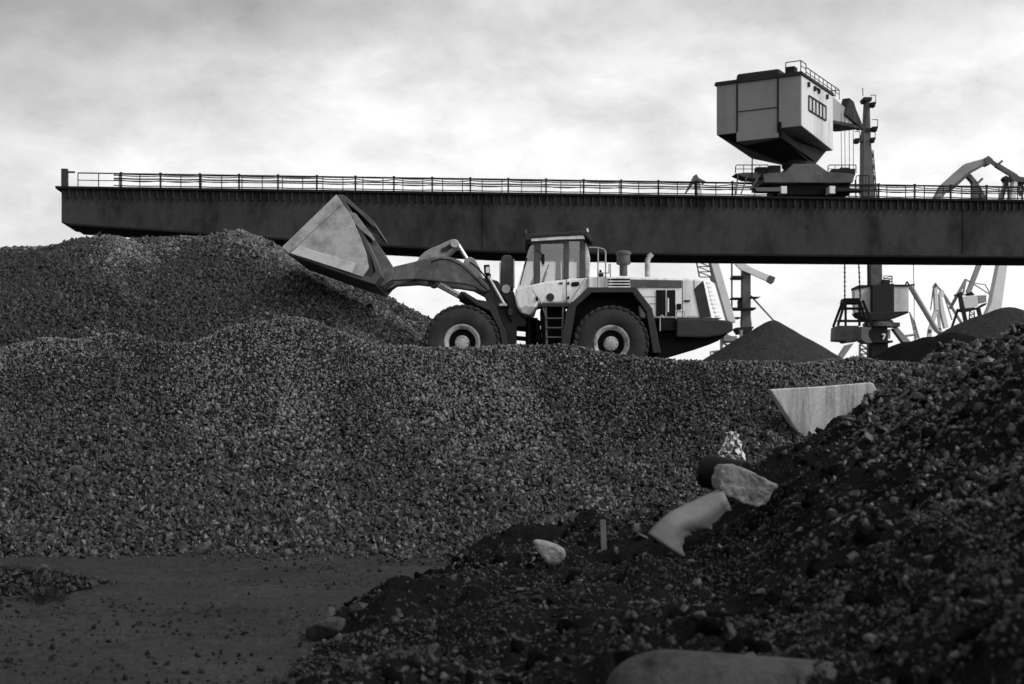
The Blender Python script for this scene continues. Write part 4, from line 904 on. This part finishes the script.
# ------------------------------------------------------------------ debris on the spoil bank
def hit(px, py, zf=bank_z0, y0=4.0, y1=26.0):
    "where the line of sight through (px, py) meets the bank"
    Y = np.arange(y0, y1, .02); X = (px-CX)/F*Y; Z = CH+(HY-py)/F*Y
    d = Z-zf(X, Y); i = np.argmax(d < 0)
    return float(Y[i]) if d[i] < 0 else float(y1)
rng2 = np.random.default_rng(3)
def roughen(o, amt, scale, seed=0):
    tx = bpy.data.textures.new('rough', 'CLOUDS'); tx.noise_scale = scale
    s = o.modifiers.new('sub', 'SUBSURF'); s.subdivision_type = 'SIMPLE'; s.levels = s.render_levels = 4
    d = o.modifiers.new('disp', 'DISPLACE'); d.texture = tx; d.strength = amt; d.mid_level = .5; d.texture_coords = 'GLOBAL'
YS = 21.5
slab = MB().prism([(770,389.4),(790,388),(815,386.8),(842,384.6),(868,382.4),(873,382.8),(880,396),(905,470),(822,470)], YS, YS+.28).build('concrete_slab', 'concrete', None, .02)
meta(slab, 'pale streaked concrete slab with slanted left edge half buried at top of the bank', 'concrete slab')
# bent sheet metal
YM = min(hit(*q) for q in ((655,536),(683,555),(690,539),(701,524),(714,515),(727,502),(690,520),(670,535)))-.12
up = [(648,533),(654,525.5),(662,518),(671,511),(681,506),(700,497.4),(722,487)]; lw = [(681,556.5),(684.5,543),(690,533),(698,531.5),(707,530),(716,525),(731,508)]
nu, nv = 25, 11; V = []; Fc = []
for i in range(nu):
    t = i/(nu-1)*(len(up)-1); k = min(int(t), len(up)-2); fr_ = t-k
    a = np.array(up[k])*(1-fr_)+np.array(up[k+1])*fr_; b = np.array(lw[k])*(1-fr_)+np.array(lw[k+1])*fr_
    jag = .05*math.sin(i*1.9)+.06*math.sin(i*.8+1)
    for j in range(nv):
        s = j/(nv-1)*(1+(jag if j == nv-1 else 0)); q = a*(1-s)+b*s
        V.append(P(q[0], q[1], YM+.12*t/6-.13*math.sin(math.pi*min(s, 1)*.9)))
for i in range(nu-1):
    for j in range(nv-1): Fc.append((i*nv+j, i*nv+j+1, (i+1)*nv+j+1, (i+1)*nv+j))
c0 = sum(V, Vector())/len(V)
me = bpy.data.meshes.new('bent_sheet'); me.from_pydata([v-c0 for v in V], [], Fc); me.materials.append(M['sheet'])
me.polygons.foreach_set('use_smooth', [True]*len(me.polygons))
o = bpy.data.objects.new('bent_metal_sheet', me); C.objects.link(o); o.location = c0
s = o.modifiers.new('solid', 'SOLIDIFY'); s.thickness = .015
meta(o, 'bent smooth sheet of grey metal curling over the black bank, lowest of the debris pile', 'metal sheet')
# drum stub
YD_ = YM+.9; c = P(722, 474, YD_); ax = Vector((.62, -.45, -.12)).normalized()
dr = MB(); r = .15
q0, q1 = c-ax*.17, c+ax*.22
for ra, rb, t0, t1 in ((r, r, 0, 1), (r*1.04, r*1.04, .02, .07), (r*1.03, r*1.03, .45, .5)): dr.tube(q0.lerp(q1, t0), q0.lerp(q1, t1), ra, rb, 28)
dr = dr.build('steel_drum', 'black', None, .008, True); meta(dr, 'dark dented steel drum wedged behind the broken concrete block', 'drum')
# concrete block
YK = YM+.05
bkk = MB().prism([(719.5,480),(722,470),(726,465.6),(735,465),(752,472),(779,485.6),(772,494),(766,503.6),(756,507),(744,503.6),(728,496),(720,489.4)], YK, YK+.45).build('concrete_block', 'concrete_rough', None, .015)
roughen(bkk, .035, .07); meta(bkk, 'broken oblong block of rough pale concrete lying across the top of the metal sheet', 'concrete block')
# crumpled white plastic
YR = YM+1.6; n = 13; V = []; Fc = []
for i in range(n):
    for j in range(n):
        u = i/(n-1); v = j/(n-1)
        w = 1-.75*v
        x = 731+(u-.5)*34*w+rng2.normal(0, .9)+v*2; y = 459-27*v+rng2.normal(0, .9)+6*(u-.5)**2*4*(1-v)
        V.append(P(x, y, YR+rng2.normal(0, .09)+.3*v))
for i in range(n-1):
    for j in range(n-1):
        if (i in (6, 7) and j in (2, 3, 4, 5)) or rng2.random() < .05: continue
        Fc.append((i*n+j, (i+1)*n+j, (i+1)*n+j+1, i*n+j+1))
c0 = sum(V, Vector())/len(V); me = bpy.data.meshes.new('rag'); me.from_pydata([v-c0 for v in V], [], Fc); me.materials.append(M['rag'])
o = bpy.data.objects.new('torn_sack', me); C.objects.link(o); o.location = c0
s = o.modifiers.new('solid', 'SOLIDIFY'); s.thickness = .006
meta(o, 'crumpled torn white plastic sack standing up above the steel drum', 'sack')
# big pale stone, stake, rock at the bank's foot
def rock(name, px, py, w, h, label, cat, mat='stone', zf=bank_z, group=None, tilt=0, seed=0, Y=None):
    Y = hit(px, py+h*.45, zf) if Y is None else Y
    c = P(px, py, Y); bm = bmesh.new(); bmesh.ops.create_icosphere(bm, subdivisions=3, radius=1)
    r = random.Random(seed); k = F/Y
    pl = [Vector((r.gauss(0,1), r.gauss(0,1), r.gauss(0,1))).normalized() for _ in range(12)]; dd = [.45+.35*r.random() for _ in pl]
    rot = Matrix.Rotation(R(tilt), 3, 'Y')
    for v in bm.verts:
        q = v.co.copy()
        for n_, d_ in zip(pl, dd):
            e = q.dot(n_)-d_
            if e > 0: q -= n_*e*.95
        q = rot@Vector((q.x*w/2/k*1.15, q.y*(w+h)/4/k, q.z*h/2/k*1.15)); v.co = q
    me = bpy.data.meshes.new(name); bm.to_mesh(me); bm.free(); me.materials.append(M[mat])
    o = bpy.data.objects.new(name, me); C.objects.link(o); o.location = c
    return meta(o, label, cat, group)
YQ = hit(548, 566)-.05
o = MB().prism([(532,541.6),(537,540.6),(546,542),(556,544.6),(564,550),(567,555),(564,560.6),(558,565.6),(551,566),(546,562),(540,554.6)], YQ, YQ+.18).build('pale_rock', 'concrete_rough', None, .04)
roughen(o, .015, .05); meta(o, 'flat pale leaf-shaped rock lying alone on the black soil left of the metal sheet', 'rock')
YT = hit(603, 548); o = MB().bar(P(604,551,YT), P(602.6,520,YT+.05), .055, .05).build('wooden_stake', 'wood', None, .006); meta(o, 'thin grey wooden stake standing upright in the soil beside the leaf-shaped rock', 'stake')
rock('boulder', 326, 631, 42, 26, 'dusty grey boulder at the left foot of the black bank beside the dirt track', 'boulder', 'pipe', lambda X, Y: np.maximum(bank_z0(X, Y), 0), tilt=-18, seed=4)
ST = [(886,450,9,6),(700,614,13,10),(655,604,12,11),(664,570,10,7),(661,539,9,6),(800,530,10,6),(797,505,14,9),(669,588,8,6),(833,535,9,6),(768,520,8,5),(980,604,22,11),(955,655,16,10),(872,640,18,11),(760,592,12,8),(930,560,15,9),(690,562,9,7),(566,620,9,6),(520,590,8,6)]
for i, (x, y, w, h) in enumerate(ST):
    rock('stone', x, y, w, h, 'pale rounded stone lying loose on the black spoil bank', 'stone', 'stone', group='pale stones on the spoil bank', tilt=rng2.uniform(-25, 25), seed=20+i)
# pipe in the foreground
YP = min(hit(x, 672) for x in range(630, 820, 10))+.02; q0 = P(672, 696, YP); q1 = P(925, 713, YP+.10)
ax = (q1-q0).normalized(); r = 46/F*YP
m = MB(); u = ax.orthogonal().normalized(); w = ax.cross(u); rings = []
prof = [(-.30*math.cos(a_), r*max(.03, math.sin(a_))) for a_ in np.linspace(0, math.pi/2, 12)]+[(.3,r*1.0),(.7,r*.99),(1.1,r*1.0),((q1-q0).length,r*.98)]
for t, rr in prof:
    rr = min(rr, r); rings.append([m.bm.verts.new(q0+ax*t+(u*math.cos(a)+w*math.sin(a))*rr) for a in [2*math.pi*i/40 for i in range(40)]])
for A, B in zip(rings, rings[1:]):
    for i in range(40): m._face([A[i], A[(i+1)%40], B[(i+1)%40], B[i]])
m._face(rings[0]); m._face(rings[-1])
o = m.build('buried_pipe', 'pipe', None, 0, True); meta(o, 'thick dusty pipe with a rounded end half buried at the bottom edge of the photo', 'pipe')
# weed tuft on the gravel spill
wc = P(45, 606, 14.05); bm = bmesh.new(); r = random.Random(2)
for i in range(260):
    a = r.uniform(0, 6.28); rad = r.uniform(0, .22); b0 = Vector((math.cos(a)*rad, math.sin(a)*rad, 0)); ln = r.uniform(.10, .30)*(1-rad*1.5); d = Vector((math.cos(a)*r.uniform(.1,.7), math.sin(a)*r.uniform(.1,.7), 1)).normalized()
    sd = Vector((-math.sin(a+r.uniform(-1,1)), math.cos(a), 0))*.006
    p1 = b0+d*ln*.6; p2 = b0+d*ln+Vector((d.x, d.y, -.3))*ln*.35
    vs = [bm.verts.new(q) for q in (b0-sd, b0+sd, p1+sd*.8, p1-sd*.8)]; bm.faces.new(vs)
    v3 = bm.verts.new(p2); bm.faces.new((vs[3], vs[2], v3))
me = bpy.data.meshes.new('weed'); bm.to_mesh(me); bm.free(); me.materials.append(M['weed'])
o = bpy.data.objects.new('weed_tuft', me); C.objects.link(o); o.location = wc; meta(o, 'dark tuft of dry weed growing by the gravel spill at the left edge', 'weed')

# ------------------------------------------------------------------ sky, sun, camera
SUN = Vector((.70, -.36, .70)).normalized(); el = math.asin(SUN.z); az = math.atan2(SUN.x, SUN.y)
w = bpy.data.worlds.new('World'); S.world = w; w.use_nodes = True; nt = w.node_tree; bg = nt.nodes['Background']
sky = N(nt, 'ShaderNodeTexSky'); sky.sky_type = 'NISHITA'; sky.sun_disc = False; sky.sun_elevation = el; sky.sun_rotation = az; sky.dust_density = 3; sky.air_density = 1
bw = N(nt, 'ShaderNodeRGBToBW'); nt.links.new(sky.outputs[0], bw.inputs[0])
tc = N(nt, 'ShaderNodeTexCoord'); sx = N(nt, 'ShaderNodeSeparateXYZ'); nt.links.new(tc.outputs['Generated'], sx.inputs[0])
def mth(op, a, b=None, c=None, clamp=False):
    n = N(nt, 'ShaderNodeMath', operation=op); n.use_clamp = clamp
    for i, q in enumerate((a, b, c)):
        if q is None: continue
        if isinstance(q, (int, float)): n.inputs[i].default_value = q
        else: nt.links.new(q, n.inputs[i])
    return n.outputs[0]
def ramp(val, stops):
    n = N(nt, 'ShaderNodeValToRGB'); e = n.color_ramp.elements
    while len(e) > 1: e.remove(e[-1])
    e[0].position = stops[0][0]; e[0].color = g(stops[0][1])
    for p, v in stops[1:]: k = e.new(p); k.color = g(v)
    n.color_ramp.interpolation = 'EASE'; nt.links.new(val, n.inputs[0]); return n.outputs[0]
# clouds: noise on a flat layer (direction divided by its height), stretched towards the horizon
hz = mth('ADD', mth('ABSOLUTE', sx.outputs['Z']), .42)
cv = N(nt, 'ShaderNodeCombineXYZ'); nt.links.new(mth('DIVIDE', sx.outputs['X'], hz), cv.inputs[0]); nt.links.new(mth('DIVIDE', sx.outputs['Y'], hz), cv.inputs[1])
c1 = N(nt, 'ShaderNodeTexNoise', Scale=2.4, Detail=9, Roughness=.56, Distortion=.12); nt.links.new(cv.outputs[0], c1.inputs['Vector'])
c2 = N(nt, 'ShaderNodeTexNoise', Scale=8.0, Detail=8, Roughness=.62, Distortion=.2); nt.links.new(cv.outputs[0], c2.inputs['Vector'])
base = ramp(sx.outputs['Z'], [(0.0, 1.02), (.08, 1.02), (.17, 1.0), (.23, .90), (.285, .72), (.45, .58), (1, .72)])
# overcast is thinner (brighter) on the sun's side, heavier to the left
sd = N(nt, 'ShaderNodeVectorMath', operation='DOT_PRODUCT'); sd.inputs[1].default_value = SUN; nt.links.new(tc.outputs['Generated'], sd.inputs[0])
sg = ramp(mth('MULTIPLY_ADD', sd.outputs['Value'], .5, .5), [(0, .80), (.24, .86), (.33, .95), (.41, 1.0), (.47, 1.06), (.52, 1.0), (.6, 1.1), (.75, 1.5), (1, 2.6)])
cl = mth('MULTIPLY_ADD', mth('SUBTRACT', c1.outputs['Fac'], .5), 1.15, 1.0)
cl = mth('MULTIPLY_ADD', mth('SUBTRACT', c2.outputs['Fac'], .5), .95, cl)
soft = mth('MINIMUM', mth('MULTIPLY', mth('ABSOLUTE', sx.outputs['Z']), 7.0), 1.0)
cl = mth('ADD', mth('MULTIPLY', mth('SUBTRACT', cl, 1.0), soft), 1.0)
qd = ramp(mth('SUBTRACT', mth('MULTIPLY', sx.outputs['Z'], 2.0), sx.outputs['X']), [(0, 1), (.58, 1), (.80, .68), (.95, .55), (1, .55)])
tot = mth('MULTIPLY', mth('MULTIPLY', mth('MULTIPLY', base, qd), sg), cl)
mixv = mth('ADD', mth('MULTIPLY', tot, 10.0*.92), mth('MULTIPLY', bw.outputs[0], .08))
nt.links.new(mixv, bg.inputs['Color']); bg.inputs['Strength'].default_value = .1
ld = bpy.data.lights.new('sun', 'SUN'); ld.energy = 1.7; ld.angle = R(14); lo = bpy.data.objects.new('sun', ld); C.objects.link(lo)
lo.rotation_euler = (-SUN).to_track_quat('-Z', 'Y').to_euler(); lo.location = SUN*60
cd = bpy.data.cameras.new('camera'); cam = bpy.data.objects.new('camera', cd); C.objects.link(cam); S.camera = cam
cam.location = (0, 0, CH); cam.rotation_euler = (R(90), 0, 0)
cd.sensor_width = 36; cd.lens = 50; cd.shift_y = (HY-342)/1024; cd.clip_start = .1; cd.clip_end = 9000
cd.dof.use_dof = True; cd.dof.focus_distance = 29; cd.dof.aperture_fstop = 2.8
S.view_settings.view_transform = 'Standard'; S.view_settings.look = 'None'; S.view_settings.exposure = 0; S.view_settings.gamma = 1
S.render.engine = 'CYCLES'; S.render.resolution_x = 1024; S.render.resolution_y = 684
